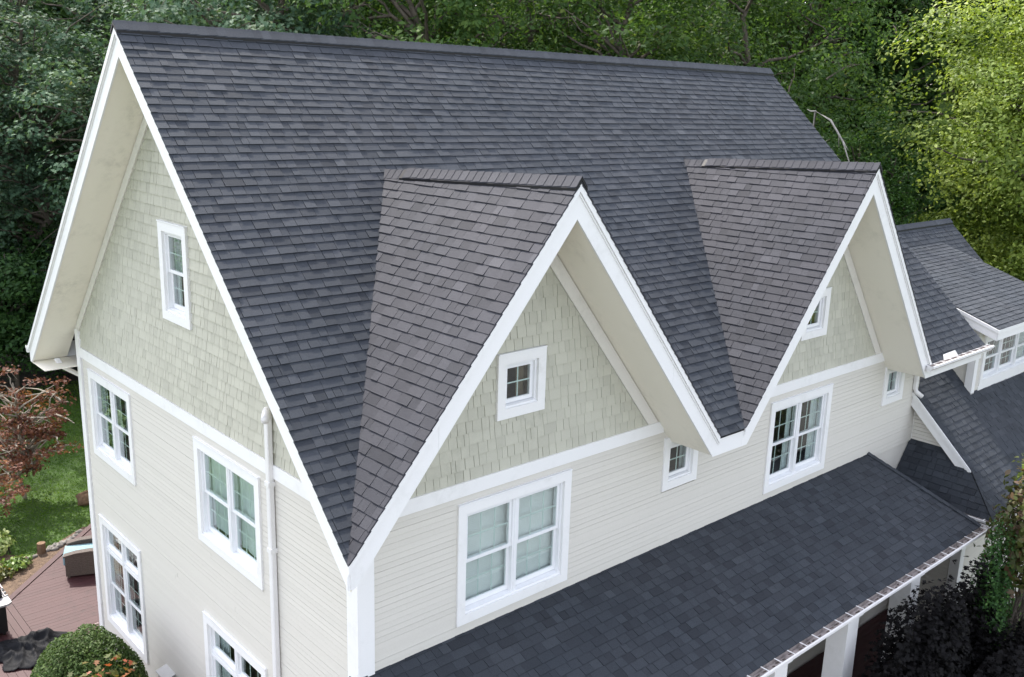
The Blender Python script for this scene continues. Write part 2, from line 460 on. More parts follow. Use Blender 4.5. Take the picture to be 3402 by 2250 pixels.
PANES = {}
def build_window(fr, s0, s1, z0, z1, kind, inside):
    rnd = random.Random(int(s0*1000)+int(z0*77))
    win = MB()
    B = fr.boxf
    D1 = 0.056
    B(win, s0, s1, z1-CW, z1, 0.0, D1)                       # head
    B(win, s0, s1, z0, z0+CW, 0.0, D1)                       # apron
    B(win, s0, s0+CW, z0+CW, z1-CW, 0.0, D1)
    B(win, s1-CW, s1, z0+CW, z1-CW, 0.0, D1)
    i0, i1, j0, j1 = s0+CW, s1-CW, z0+CW, z1-CW
    w = win.build('window', 'white_trim', house)
    cap = MB(); B(cap, s0, s1, z1+0.001, z1+0.018, 0.002, D1+0.012)
    cap.build('drip_cap', 'white_vinyl', w)
    jam = MB(); JW = 0.035
    for a, b_, c, d in ((i0, i1, j1-JW, j1), (i0, i0+JW, j0, j1-JW), (i1-JW, i1, j0, j1-JW)):
        B(jam, a, b_, c, d, -0.14, 0.010)
        B(jam, a+(0.006 if b_-a > 0.1 else 0.0), b_-(0.006 if b_-a > 0.1 else 0), c, d, 0.010, 0.016) if b_-a > 0.1 else None
    jam.build('jamb', 'white_vinyl', w)
    sill = MB()
    sill.prism([fr.p(i0, j0, -0.14), fr.p(i0, j0+0.055, -0.14), fr.p(i0, j0+0.030, 0.026), fr.p(i0, j0, 0.026)], fr.ax*(i1-i0))
    sill.build('sill', 'white_vinyl', w)
    j0s = j0+0.05
    def sash(a0, a1, b0, b1, d, cols, rows, st=0.045, bot=0.05, top=0.045):
        m = MB(); T = 0.034
        B(m, a0, a0+st, b0, b1, d, d+T); B(m, a1-st, a1, b0, b1, d, d+T)
        B(m, a0+st, a1-st, b0, b0+bot, d, d+T); B(m, a0+st, a1-st, b1-top, b1, d, d+T)
        m.build('sash', 'white_vinyl', w)
        g0, g1, h0, h1 = a0+st, a1-st, b0+bot, b1-top
        mu = MB(); MW = 0.009; dm = d+0.004
        for c in range(1, cols):
            x = g0+(g1-g0)*c/cols; B(mu, x-MW, x+MW, h0, h1, dm, dm+0.008)
        for r in range(1, rows):
            y = h0+(h1-h0)*r/rows; B(mu, g0, g1, y-MW, y+MW, dm+0.001, dm+0.007)
        if cols*rows > 1: mu.build('muntin', 'muntin', w)
        cw, rh = (g1-g0)/cols, (h1-h0)/rows
        key = (id(fr), round(cw, 3), round(rh, 3))
        if key not in PANES:
            pm = MB()
            e = fr.ax*cw/2; u = V(0, 0, rh/2)
            pm.prism([-e-u, e-u, e+u, -e+u], -fr.n*0.003)
            me = pm.mesh('pane'); me.materials.append(MATS['glass']); PANES[key] = me
        for c in range(cols):
            for r in range(rows):
                link('pane', PANES[key], w, Vector(fr.p(g0+cw*(c+.5), h0+rh*(r+.5), d+0.022)))
    def dhung(a0, a1, b0, b1, cols=3):
        mid = (b0+b1)/2
        sash(a0, a1, mid-0.022, b1, -0.055, cols, 2)
        sash(a0, a1, b0, mid+0.022, -0.095, cols, 2, bot=0.075)
    if kind in ('twin', 'tall', 'triple'):
        nu = 3 if kind == 'triple' else 2
        MU = 0.10
        uw = (i1-i0-2*JW-(nu-1)*MU)/nu
        us = []
        for k in range(nu):
            a0 = i0+JW+k*(uw+MU); us.append((a0, a0+uw))
            if k:
                mul = MB()
                B(mul, a0-MU, a0, j0s-0.02, j1-JW, -0.13, 0.006); B(mul, a0-MU*0.66, a0-MU*0.34, j0s-0.02, j1-JW, 0.006, 0.014)
                mul.build('mullion', 'white_vinyl', w)
        zt = j1-JW
        if kind == 'tall':
            zt = j1-JW-0.50
            tb = MB()
            for a0, a1 in us:
                B(tb, a0, a1, zt-0.005, zt+0.05, -0.10, 0.002); B(tb, a0, a1, zt-0.09, zt-0.035, -0.10, 0.004); B(tb, a0, a1, zt-0.035, zt-0.005, -0.10, -0.012)
            tb.build('transom_bar', 'white_vinyl', w)
            for a0, a1 in us: sash(a0, a1, zt+0.05, j1-JW, -0.07, 3, 1)
            zt -= 0.09
        for a0, a1 in us: dhung(a0, a1, j0s, zt)
    elif kind == 'single':
        dhung(i0+JW, i1-JW, j0s, j1-JW)
    else:
        sash(i0+JW, i1-JW, j0s, j1-JW, -0.06, 2, 2, st=0.055, bot=0.06, top=0.055)
    # inside: room box, blinds or curtains
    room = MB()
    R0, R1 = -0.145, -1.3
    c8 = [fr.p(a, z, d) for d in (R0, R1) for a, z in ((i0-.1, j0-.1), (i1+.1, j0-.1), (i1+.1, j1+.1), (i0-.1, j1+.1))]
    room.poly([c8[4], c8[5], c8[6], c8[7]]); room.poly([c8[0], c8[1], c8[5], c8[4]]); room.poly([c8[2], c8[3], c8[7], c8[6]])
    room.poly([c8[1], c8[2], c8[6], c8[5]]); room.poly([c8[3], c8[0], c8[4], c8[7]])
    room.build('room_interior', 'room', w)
    def drape(a0, a1, b0, b1, mat, d=-0.17, amp=0.018):
        c = MB(); nseg = max(6, int((a1-a0)/0.03))
        for k in range(nseg):
            x0, x1 = a0+(a1-a0)*k/nseg, a0+(a1-a0)*(k+1)/nseg
            e0, e1 = amp*math.sin(k*1.7+k*k*.05), amp*math.sin((k+1)*1.7+(k+1)**2*.05)
            c.poly([fr.p(x0, b0, d+e0), fr.p(x1, b0, d+e1), fr.p(x1, b1, d+e1), fr.p(x0, b1, d+e0)])
        c.build('curtain', mat, w, True)
    W_ = i1-i0
    if inside == 'blind':
        bl = MB(); z = j0+0.08; 
        while z < j1:
            bl.prism([fr.p(i0, z, -0.165), fr.p(i0, z+0.028, -0.160), fr.p(i0, z+0.029, -0.162), fr.p(i0, z+0.001, -0.167)], fr.ax*W_)
            z += 0.030
        bl.build('blind', 'blind', w)
        sc = MB(); sc.poly([fr.p(i0, j0, -0.20), fr.p(i1, j0, -0.20), fr.p(i1, j1, -0.20), fr.p(i0, j1, -0.20)]); sc.build('shade', 'blind', w)
    elif inside == 'curtain':
        drape(i0, i1, j0+(0.0 if kind != 'twin' else 0.1), j1, 'curtain')
    elif inside == 'brown':
        drape(i0+W_*0.62, i1, j0, j1, 'curtain_brown')
    elif inside == 'side':
        drape(i0, i0+W_*0.17, j0, j1, 'curtain'); drape(i1-W_*0.15, i1, j0, j1, 'curtain')
        if kind == 'twin': drape(i0+W_*0.44, i0+W_*0.56, j0, j1, 'curtain')
    elif inside == 'dark':
        drape(i0, i0+W_*0.06, j0, j1, 'curtain'); drape(i1-W_*0.14, i1, j0, j1, 'curtain')
        if kind == 'twin': drape(i0+W_*0.40, i0+W_*0.50, j0, j1, 'curtain')
for w in WIN: build_window(*w)

# --- wall sheets with openings
def wall_sheet(name, fr, poly, mat='siding', d=-0.004):
    ops = openings(fr)
    xs = sorted(set([min(p[0] for p in poly), max(p[0] for p in poly)]+[v for o in ops for v in o[:2]]))
    zs = sorted(set([min(p[1] for p in poly), max(p[1] for p in poly)]+[v for o in ops for v in o[2:]]))
    mb = MB()
    for a, b in zip(xs, xs[1:]):
        for c, e in zip(zs, zs[1:]):
            mx, mz = (a+b)/2, (c+e)/2
            if any(o[0] < mx < o[1] and o[2] < mz < o[3] for o in ops): continue
            P = clip_convex([(a, c), (b, c), (b, e), (a, e)], poly)
            if P: mb.poly([fr.p(s, z, d) for s, z in P])
    return mb.build(name, mat, house)
wall_left_lo = wall_sheet('left_wall', LF, [(0, ZG), (DEP, ZG), (DEP, 0.1), (0, 0.1)])
wall_left_up = wall_sheet('left_gable_wall', LF, [(0, 0.1), (DEP, 0.1), (DEP, 0.55), (DEP/2, ZRIDGE-0.35), (0, 0.55)], 'wall_shingle')
wall_front = wall_sheet('front_wall', FR, [(0, ZG), (15.35, ZG), (15.35, 0.4), (0, 0.4)])
G1A, G1L, G1R = 2.77, -OX-0.03, 6.27          # front gables: apex x, eave x left and right
G2A, G2L, G2R = 10.41, 6.97, 13.72
ZE, ZGA = 0.115, 4.30                          # eave and gable-apex heights (roof plane)
S1 = (ZGA-ZE)/(G1A-G1L); S2 = (ZGA-ZE)/(G2A-G2L)
g1_wall = wall_sheet('gable_wall', FR, [(0.05, 0.1), (5.9, 0.1), (G1A, ZGA-0.25)], 'wall_shingle', -0.002)
g2_wall = wall_sheet('gable_wall', FR, [(7.3, 0.1), (13.4, 0.1), (G2A, ZGA-0.25)], 'wall_shingle', -0.002)
back = MB()
back.poly([(0, DEP, ZG), (0, DEP, 0.6), (15.35, DEP, 0.6), (15.35, DEP, ZG)])
back.poly([(15.35, 0, ZG), (15.35, DEP, ZG), (15.35, DEP, 0.6), (15.35, YR, ZRIDGE-.3), (15.35, 0, 0.6)])
back.build('rear_wall', 'siding', house)
dormer_wall = wall_sheet('dormer_wall', DF, [(17.34, -1.6), (21.4, -1.6), (21.4, 0.45), (17.34, 0.45)])
wing_west = wall_sheet('wing_wall', WW, [(0, ZG), (1.5, ZG), (1.5, -2.62), (0, -1.2)])
wing_front = wall_sheet('wing_front_wall', WF, [(15.33, ZG), (24, ZG), (24, -2.5), (15.33, -2.5)])
mb = MB()
mb.poly([(17.34, -0.40, -1.6), (17.34, 2.6, -1.6), (17.34, 2.6, 1.5), (17.34, -0.40, 0.45)])
mb.poly([(21.4, -0.40, -1.6), (21.4, 2.6, -1.6), (21.4, 2.6, 1.5), (21.4, -0.40, 0.45)])
mb.poly([(22.9, -1.5, ZG), (22.9, 8, ZG), (22.9, 8, -2), (22.9, 3.2, 1.9), (22.9, -1.5, -2.5)])
mb.poly([(15.35, 8, ZG), (22.9, 8, ZG), (22.9, 8, -2), (15.35, 8, -2)])
mb.build('wing_side_wall', 'siding', house)

# --- clapboards
CLAP = 0.0862
def clapboards(fr, wall, s0, s1, ztop, zbot, cut=None, joints=True, joined=False, exclude=True, gap=0.0095):
    rnd = random.Random(int(s0*10)+int(ztop*100)+3)
    outs = outers(fr) if exclude else []
    z = ztop; row = 0
    pile = MB()
    while z-CLAP > zbot:
        zt, zb = z, z-CLAP
        segs = [(s0, s1)]
        if cut: segs = [tuple(cut(zb, zt))]
        for o in outs:
            if o[2] < zb+0.02 and o[3] > zt-0.02 or (o[2] < zt-0.03 and o[3] > zb+0.03):
                ns = []
                for a, b in segs:
                    if o[1] <= a or o[0] >= b: ns.append((a, b))
                    else:
                        if o[0]-a > 0.02: ns.append((a, o[0]))
                        if b-o[1] > 0.02: ns.append((o[1], b))
                segs = ns
        out = []
        for a, b in segs:
            if joints and b-a > 4.5 and rnd.random() < 0.45:
                m = a+(b-a)*rnd.uniform(0.3, 0.7); out += [(a, m-0.001), (m+0.001, b)]
            elif b-a > 0.01: out.append((a, b))
        for a, b in out:
            tone = min(1, max(0, rnd.gauss(0.5, 0.07)))
            tb = 0.027+rnd.uniform(-.002, .002)
            m = pile if joined else MB()
            jz = rnd.uniform(-.0012, .0012)
            m.prism([fr.p(a, zb+jz, 0.0), fr.p(a, zb+jz, tb), fr.p(a, zt-gap, tb-.006), fr.p(a, zt-gap, 0.0)], fr.ax*(b-a), tone)
            if not joined: m.build('clapboard', 'siding', wall)
        z -= CLAP; row += 1
    if joined: tag(pile.build('clapboards', 'siding', wall), kind='stuff')
clapboards(LF, wall_left_lo, 0.20, DEP-0.20, 0.0, ZG+0.25)
clapboards(FR, wall_front, 0.20, 15.33, 0.0, -2.28, gap=0.0065)
clapboards(WW, wing_west, 0.02, 1.30, -1.45, -6.9, cut=lambda zb, zt: (0.02, max(0.025, min(1.30, (-1.30-zt)/0.955))), joints=False, joined=True)
clapboards(WF, wing_front, 15.5, 22.8, -3.2, -6.9, joints=False, joined=True)
clapboards(DF, dormer_wall, 17.46, 17.74, 0.3, -1.6, joints=False, joined=True)

# --- wall shingles (clipped to the gables and round the windows)
ALLW = []   # (area, wall, polygon3d front, depth vec, tone)
def wall_shingles(fr, wall, region, exp=0.172):
    rnd = random.Random(5+int(fr.n[0]*3)+int(region[0][0]*7))
    z = min(p[1] for p in region); zmax = max(p[1] for p in region)
    sa, sb = min(p[0] for p in region), max(p[0] for p in region)
    outs = outers(fr)
    while z < zmax:
        s = sa-rnd.uniform(0, .15)
        while s < sb:
            wd = rnd.choice((0.09, 0.12, 0.14, 0.16, 0.19, 0.23))*rnd.uniform(.9, 1.1)
            gap = rnd.choice((0.004, 0.006, 0.010))
            R = [(s+gap/2, z+rnd.uniform(-.001, .001)), (s+wd-gap/2, z+rnd.uniform(-.001, .001)), (s+wd-gap/2, z+exp+.012), (s+gap/2, z+exp+.012)]
            P = clip_convex(R, region)
            ps = [P] if P else []
            for o in outs:
                ps = [q for p in ps for q in sub_rect(p, o)]
            tb = 0.026+rnd.uniform(-.0025, .0025)
            tone = min(1, max(0, rnd.gauss(0.5, 0.22)))
            for p in ps:
                top = [fr.p(a, b, 0.002+tb*(1-(b-z)/(exp+.014))) for a, b in p]
                ALLW.append((proj_area(top), wall, top, fr.n, tone))
            s += wd
        z += exp
def rake_region(L, A, R, zlo, ztopoff):
    "triangle below the frieze: (s,z) of eave-left, apex, eave-right of the roof plane lowered by ztopoff"
    return L, A, R
# left gable: roof z = y+1.03 (front half), frieze inner edge 0.66 below
hw = (ZRIDGE-0.66-0.21)
wall_shingles(LF, wall_left_up, [(YR-hw, 0.21), (YR+hw, 0.21), (YR, ZRIDGE-0.66)] if hw < YR-0.0 else
              [(0.14, 0.21), (DEP-0.14, 0.21), (DEP-0.14, ZRIDGE-0.66-(YR-0.14)), (YR, ZRIDGE-0.66), (0.14, ZRIDGE-0.66-(YR-0.14))])
h1 = (ZGA-0.77-0.205)/S1
wall_shingles(FR, g1_wall, [(G1A-h1, 0.205), (G1A+h1, 0.205), (G1A, ZGA-0.77)])
h2 = (ZGA-0.77-0.205)/S2
wall_shingles(FR, g2_wall, [(G2A-h2, 0.205), (G2A+h2, 0.205), (G2A, ZGA-0.77)])
def emit(lst, name, mat, limit=300):
    lst.sort(key=lambda t: -t[0])
    piles = {}
    for k, (ar, wall, top, n, tone) in enumerate(lst):
        m = MB() if k < limit else piles.setdefault((wall.name, mat if isinstance(mat, str) else mat(wall)), (wall, MB()))[1]
        m.prism(top, -np.asarray(n)*0.02, tone)
        if k < limit: m.build(name, mat if isinstance(mat, str) else mat(wall), wall)
    for (wn_, mt), (wall, m) in piles.items(): tag(m.build(name+'s', mt, wall), kind='stuff')
emit(ALLW, 'wall_shingle', 'wall_shingle')

# --- trim boards on the walls
def trim(name, mat='white_trim'):
    m = MB(); return m
def band(fr, s0, s1, z0=0.0, z1=0.205, d=0.050):
    m = MB(); fr.boxf(m, s0, s1, z0, z1, 0.0, d)
    c = m.build('band_board', 'white_trim', house)
band(LF, 0.0, DEP-0.0)
band(FR, 0.20, 5.95); band(FR, 7.27, 13.5)
def corner_post(x, y, z0, z1, w=0.205, dirs=((1, 0), (0, 1)), name='corner_board'):
    m = MB(); t = 0.052
    (ax_, ay_), (bx_, by_) = dirs
    if True:
        m.prism([(x, y, z0), (x+ax_*w, y+ay_*w, z0), (x+ax_*w-bx_*t, y+ay_*w-by_*t, z0), (x-bx_*t-0*ax_, y-by_*t, z0)], (0, 0, z1-z0))
        m.prism([(x, y+0.0, z0), (x+bx_*w, y+by_*w, z0), (x+bx_*w-ax_*t, y+by_*w-ay_*t, z0), (x-ax_*t-bx_*t, y-ay_*t-by_*t, z0), (x-bx_*t, y-by_*t, z0)], (0, 0, z1-z0))
    return m.build(name, 'white_trim', house)
corner_post(0, 0, ZG+0.1, -0.002)
corner_post(0, DEP, ZG+0.1, 0.55, 0.15, ((1, 0), (0, -1)))
corner_post(15.33, -1.5, ZG+0.1, -3.0, 0.17, ((1, 0), (0, 1)))
corner_post(17.34, -0.40, -1.6, 0.40, 0.13, ((1, 0), (0, 1)))
m = MB(); DF.boxf(m, 17.70, 21.12, -1.42, -1.272, 0.0, 0.045); m.build('skirt_board', 'white_trim', house)
m = MB(); WW.boxf(m, 0.0, 0.03, -2.2, -1.05, 0, 0.03); m.build('corner_bead', 'white_trim', house)

# --- rakes: fascia, crown, soffit and frieze for a gable given in a wall frame
def gable_trim(fr, L, A, R, over, depth, zcut, frieze0, frieze1, wl, wr, soff_mat='soffit', frz=True, sl0=-99, sl1=99):
    """L,A,R: (s,z) of eave-left, apex and eave-right of the roof plane; over: overhang out of the wall"""
    for side, E in ((0, L), (1, R)):
        E = V(*E); Ap = V(*A)
        dv = Ap-E; L_ = np.linalg.norm(dv); u = dv/L_
        vd = 1/abs(u[0])
        def off(k):  # line at vertical distance k*vd? -> perpendicular k below the roof
            return (E[0], E[1]-k*vd), (Ap[0], Ap[1]-k*vd)
        def strip(k0, k1, zc=zcut):
            a0, a1 = off(k0); b0, b1 = off(k1)
            P = [a0, a1, b1, b0]
            return clip_half(P, 0, -1, -zc)
        for name, k0, k1, d0, d1 in (('rake_board', 0.055, depth, over-0.03, over), ('rake_crown', 0.004, 0.075, over, over+0.035),
                                     ('rake_bead', 0.078, 0.100, over, over+0.016)):
            P = strip(k0, k1)
            if len(P) < 3: continue
            sc = E[0]+(Ap[0]-E[0])*(0.37 if name == 'rake_board' else 0.55)      # butt joint along the rake
            for Q in (clip_half(P, 1, 0, sc-.0014), clip_half(P, -1, 0, -sc-.0014)):
                if len(Q) < 3: continue
                m = MB(); m.prism([fr.p(a, b, d0) for a, b in Q], fr.n*(d1-d0)); m.build(name, 'white_trim', house)
        P = strip(depth-0.035, depth-0.015, zcut+0.01)
        P = clip_half(clip_half(P, -1, 0, -sl0), 1, 0, sl1)
        m = MB(); m.prism([fr.p(a, b, 0.002) for a, b in P], fr.n*(over-0.034)); m.build('soffit', soff_mat, house)
        if frz:
            P = strip(frieze0, frieze1, 0.208)
            wmin, wmax = wl, wr
            P = clip_half(clip_half(P, -1, 0, -wmin), 1, 0, wmax)
            if len(P) >= 3:
                m = MB(); m.prism([fr.p(a, b, 0.0) for a, b in P], fr.n*0.042); m.build('frieze_board', 'frieze', house)
c45 = math.cos(math.atan(1.0))
gable_trim(LF, (-OY, 1.03-OY), (YR, ZRIDGE), (DEP+OY, 1.03-OY), OX-0.01, 0.30, -0.22, 0.30, 0.30+0.165, 0.0, DEP, sl1=DEP)
c1 = math.cos(math.atan(S1)); c2 = math.cos(math.atan(S2))
gable_trim(FR, (G1L, ZE), (G1A, ZGA), (G1R, ZE), OY-0.01, 0.305, -0.22, 0.305, 0.305+0.185, 0.2, 6.6, sl0=0.0)
gable_trim(FR, (G2L, ZE), (G2A, ZGA), (G2R, ZE), OY-0.01, 0.305, -0.22, 0.305, 0.305+0.185, 6.6, 14.2)
# eave fascias and level soffits
def eave(x0, x1, y, z0, z1, t=0.03, name='eave_fascia'):
    m = MB(); m.box(x0, x1, y, y+t, z0, z1); return m.build(name, 'white_trim', house)
eave(G1R-0.09, G2L+0.09, -OY+0.012, -0.222, 0.085)
eave(G2R-0.07, 16.38, -OY+0.015, -0.222, 0.085)
m = MB(); m.box(G1R-0.04, G2L+0.04, -OY+0.05, -0.03, -0.215, -0.195); m.build('eave_soffit', 'soffit', house)
m = MB(); m.box(G2R-0.04, 15.9, -OY+0.05, -0.03, -0.215, -0.195); m.build('eave_soffit', 'soffit', house)
vo1 = 0.285*math.sqrt(2); vo2 = 0.285*math.hypot(1, S1)
m = MB(); m.prism([(x, y, y+1.03-vo1) for x, y in ((-OX+.03, -OY+.04), (-.003, -.003), (-OX+.03, -.003))], (0, 0, -.02)); m.build('eave_soffit', 'soffit', house)
m = MB(); m.prism([(x, y, ZE+S1*(x-G1L)-vo2) for x, y in ((-OX+.03, -OY+.04), (-.003, -OY+.04), (-.003, -.003))], (0, 0, -.02)); m.build('eave_soffit', 'soffit', house)
m = MB(); m.box(-OX+.02, 0-.003, DEP+.02, DEP+OY-.03, -0.235, -0.222); m.build('eave_soffit', 'soffit', house)
m = MB(); m.box(-OX+.02, 15.9, DEP+OY-.03, DEP+OY, -0.235, 0.09); m.build('eave_fascia', 'white_trim', house)
m = MB(); m.box(0.0, 15.9, DEP+.02, DEP+OY-.03, -0.235, -0.222); m.build('eave_soffit', 'soffit', house)

# --- roofs
SH_EXP = 0.150
ALLS = []
def roof_plane(roof, O, U, Vv, regions, exp=SH_EXP, seed=1, tone_mu=0.45, thick=1.0):
    "O: origin 3d at eave; U horizontal unit; Vv upslope unit; regions: convex polygons in (u,v)"
    rnd = random.Random(seed)
    O, U, Vv = V(*O), V(*U), V(*Vv); n = np.cross(U, Vv)
    if n[2] < 0: n = -n
    u0 = min(p[0] for r in regions for p in r); u1 = max(p[0] for r in regions for p in r)
    v0 = min(p[1] for r in regions for p in r); v1 = max(p[1] for r in regions for p in r)
    v = v0-0.01; row = 0
    ph = rnd.uniform(0, 9)
    while v < v1:
        u = u0-rnd.uniform(0, .3)
        thk = rnd.random() < .5
        while u < u1:
            wd = rnd.choice((0.12, 0.15, 0.18, 0.21, 0.25, 0.29))*rnd.uniform(.88, 1.12)
            w0 = 0.010*math.sin(u*0.9+row*1.3+ph)*0.5+rnd.uniform(-.0025, .0025)
            w1 = w0+rnd.uniform(-.002, .002)
            g = rnd.choice((0.0015, 0.0025, 0.004))
            R = [(u+g, v+w0), (u+wd-g, v+w1), (u+wd-g, v+exp+.012), (u+g, v+exp+.012)]
            tb = (0.017 if thk else 0.0105)*thick+rnd.uniform(-.002, .002)
            tone = rnd.gauss(tone_mu, 0.155)
            if rnd.random() < 0.12: tone -= 0.17
            if rnd.random() < 0.10: tone += 0.18
            tone = min(1, max(0, tone))
            for reg in regions:
                P = clip_convex(R, reg)
                if P:
                    top = [O+U*a+Vv*b+n*(0.004+tb*(1-(b-v)/(exp+.014))) for a, b in P]
                    ALLS.append((proj_area(top), roof, top, n, tone))
            thk = not thk if rnd.random() < .8 else thk
            u += wd
        v += exp; row += 1
def roof_deck(name, polys, th=0.05):
    m = MB()
    for P in polys: m.prism(P, (0, 0, -th))
    return m.build(name, 'underlay', house)
def mainz(y): return y+1.03
YV = 3.10                                       # plan y where the gable ridges meet the main roof
ZB = YV+1.03; G1B, G2B = 2.56, 10.02             # and the height and x there
XRT, XRB = 15.85, 16.42                          # right rake of the main roof at the ridge and at the eave
ye = -OY
def xr(y): return XRB+(XRT-XRB)*(y-ye)/(YR-ye)
plan_main = [[(-OX, ye), (G1B, YV), (-OX, YV)],
             [(G1B, YV), (G1R, ye), (G2L, ye), (G2B, YV)],
             [(G2B, YV), (G2R, ye), (XRB, ye), (xr(YV), YV)],
             [(-OX, YV), (xr(YV), YV), (XRT, YR), (-OX, YR)]]
r2 = math.sqrt(2)
roof_main = roof_deck('main_roof', [[(x, y, mainz(y)) for x, y in P] for P in plan_main]+[[(-OX, YR, ZRIDGE), (XRT, YR, ZRIDGE), (XRT, DEP+OY, mainz(ye)), (-OX, DEP+OY, mainz(ye))]])
roof_plane(roof_main, (0, ye, mainz(ye)), (1, 0, 0), (0, 1/r2, 1/r2), [[(x-(0.035 if abs(x+OX) < 1e-6 else 0), (y-ye)*r2-(0.02 if abs(y-ye) < 1e-6 else 0)) for x, y in P] for P in plan_main], seed=3)
def side_plane(roof, xe, xa, xb, seed):
    "gable roof slope: eave corner, front apex and the point where its ridge meets the main roof"
    E, A, B = V(xe, ye, ZE), V(xa, ye, ZGA), V(xb, YV, ZB)
    n = np.cross(A-E, B-E); n /= np.linalg.norm(n)
    if n[2] < 0: n = -n
    U = np.cross(V(0, 0, 1), n); U /= np.linalg.norm(U)
    if U[1] < 0: U = -U
    W_ = np.cross(n, U)
    if W_[2] < 0: W_ = -W_
    q = [(np.dot(p-E, U), np.dot(p-E, W_)) for p in (E, A, B)]
    front = V(0, -0.035, 0); fu, fv = np.dot(front, U), np.dot(front, W_)
    roof_plane(roof, E, U, W_, [[q[0], q[2], q[1]], [q[0], q[1], (q[1][0]+fu, q[1][1]+fv), (q[0][0]+fu, q[0][1]+fv)]], seed=seed)
roof_g1 = roof_deck('gable_roof', [[(G1L, ye, ZE), (G1A, ye, ZGA), (G1B, YV, ZB)], [(G1A, ye, ZGA), (G1R, ye, ZE), (G1B, YV, ZB)]])
side_plane(roof_g1, G1L, G1A, G1B, 21); side_plane(roof_g1, G1R, G1A, G1B, 22)
roof_g2 = roof_deck('gable_roof', [[(G2L, ye, ZE), (G2A, ye, ZGA), (G2B, YV, ZB)], [(G2A, ye, ZGA), (G2R, ye, ZE), (G2B, YV, ZB)]])
side_plane(roof_g2, G2L, G2A, G2B, 23); side_plane(roof_g2, G2R, G2A, G2B, 24)
# porch
PM, PZ, PY = 0.45, -2.12, -2.35
PX0, PXA, PXB, PX1 = -0.62, 0.0, 13.30, 13.92
pz_e = PZ+PM*PY
pl = math.hypot(1, PM)
roof_p = roof_deck('porch_roof', [[(PX0, PY, pz_e), (PX1, PY, pz_e), (PXB, 0, PZ), (PXA, 0, PZ)], [(PX1, PY, pz_e), (PX1, 0, pz_e), (PXB, 0, PZ)],
                                  [(PX0, PY, pz_e), (PXA, 0, PZ), (-0.02, 0.16, PZ+0.02), (PX0, 0.16, pz_e)]], 0.12)
roof_plane(roof_p, (0, PY, pz_e), (1, 0, 0), (0, 1/pl, PM/pl), [[(PX0, -0.02), (PX1, -0.02), (PXB, -PY*pl), (PXA, -PY*pl)]], seed=31, tone_mu=0.34, thick=0.8)  # porch shingles toned darker, the house's shade put into their colour
sl = math.hypot(0.62, PZ-pz_e)
roof_plane(roof_p, (PX0, PY, pz_e), (0, 1, 0), (0.62/sl, 0, (PZ-pz_e)/sl), [[(0, 0), (2.5, 0), (2.5, sl), (2.35, sl)]], seed=32)
roof_plane(roof_p, (PX1, PY, pz_e), (0, 1, 0), (-0.62/sl, 0, (PZ-pz_e)/sl), [[(0, 0), (2.34, 0), (2.34, sl), (2.33, sl)]], seed=33)
# wing
WM, WZ = 0.955, -0.97
def wz(y): return WZ+WM*y
wl = math.hypot(1, WM)
WE = -2.37
WRX = 15.08
plan_w = [[(14.5, WE), (23.2, WE), (23.2, -1.55), (WRX, -1.55)], [(WRX, -1.55), (23.2, -1.55), (23.2, -0.38), (WRX, -0.38)],
          [(WRX, -0.38), (17.36, -0.38), (17.36, -0.01), (WRX, -0.01)], [(15.36, -0.01), (17.36, -0.01), (17.36, 2.5), (15.36, 2.5)],
          [(21.38, -0.38), (23.2, -0.38), (23.2, 2.5), (21.38, 2.5)], [(15.36, 2.5), (23.2, 2.5), (23.2, 3.2), (15.36, 3.2)]]
roof_w = roof_deck('wing_roof', [[(x, y, wz(y)) for x, y in P] for P in plan_w]+[[(15.36, 3.2, wz(3.2)), (23.2, 3.2, wz(3.2)), (23.2, 8.6, wz(3.2)-5.2), (15.36, 8.6, wz(3.2)-5.2)]])
roof_plane(roof_w, (0, WE, wz(WE)), (1, 0, 0), (0, 1/wl, WM/wl), [[(x, (y-WE)*wl-(0.02 if y == WE else 0)) for x, y in P] for P in plan_w], seed=41, tone_mu=0.42, thick=0.8)
hx0, hx1, hz0, hz1 = 14.5, 15.30, wz(WE), wz(WE)+1.28*0.80
hl = math.hypot(hx1-hx0, hz1-hz0)
roof_wh = roof_deck('wing_hip_roof', [[(hx0, WE, hz0), (hx0, -0.01, hz0), (hx1, -0.01, hz1), (hx1, -1.25, hz1)]])
roof_plane(roof_wh, (hx0, WE, hz0), (0, 1, 0), ((hx1-hx0)/hl, 0, (hz1-hz0)/hl), [[(0, -0.02), (-WE-.012, -0.02), (-WE-.012, hl), (1.13, hl)]], seed=42, tone_mu=0.36)  # hip slope toned darker, its shadow put into the shingle colour
# dormer on the wing
DY0, DX0, DX1, DT = -0.95, 17.05, 21.74, 2.68
DMs = (wz(DT)-0.375)/(DT-DY0)
def dz(y): return 0.375+DMs*(y-DY0)
dl = math.hypot(1, DMs)
roof_d = roof_deck('dormer_roof', [[(DX0, DY0, dz(DY0)), (DX1, DY0, dz(DY0)), (DX1, DT, dz(DT)), (DX0, DT, dz(DT))]])
roof_plane(roof_d, (0, DY0, dz(DY0)), (1, 0, 0), (0, 1/dl, DMs/dl), [[(DX0, -0.02), (DX1, -0.02), (DX1, (DT-DY0)*dl), (DX0, (DT-DY0)*dl)]], seed=43)
SUNWARM_ROOFS = {roof_g1.name, roof_g2.name}  # roofs given the sun-warmed shingle tint
emit(ALLS, 'shingle', lambda w: 'shingle_sunwarm' if w.name in SUNWARM_ROOFS else 'shingle')
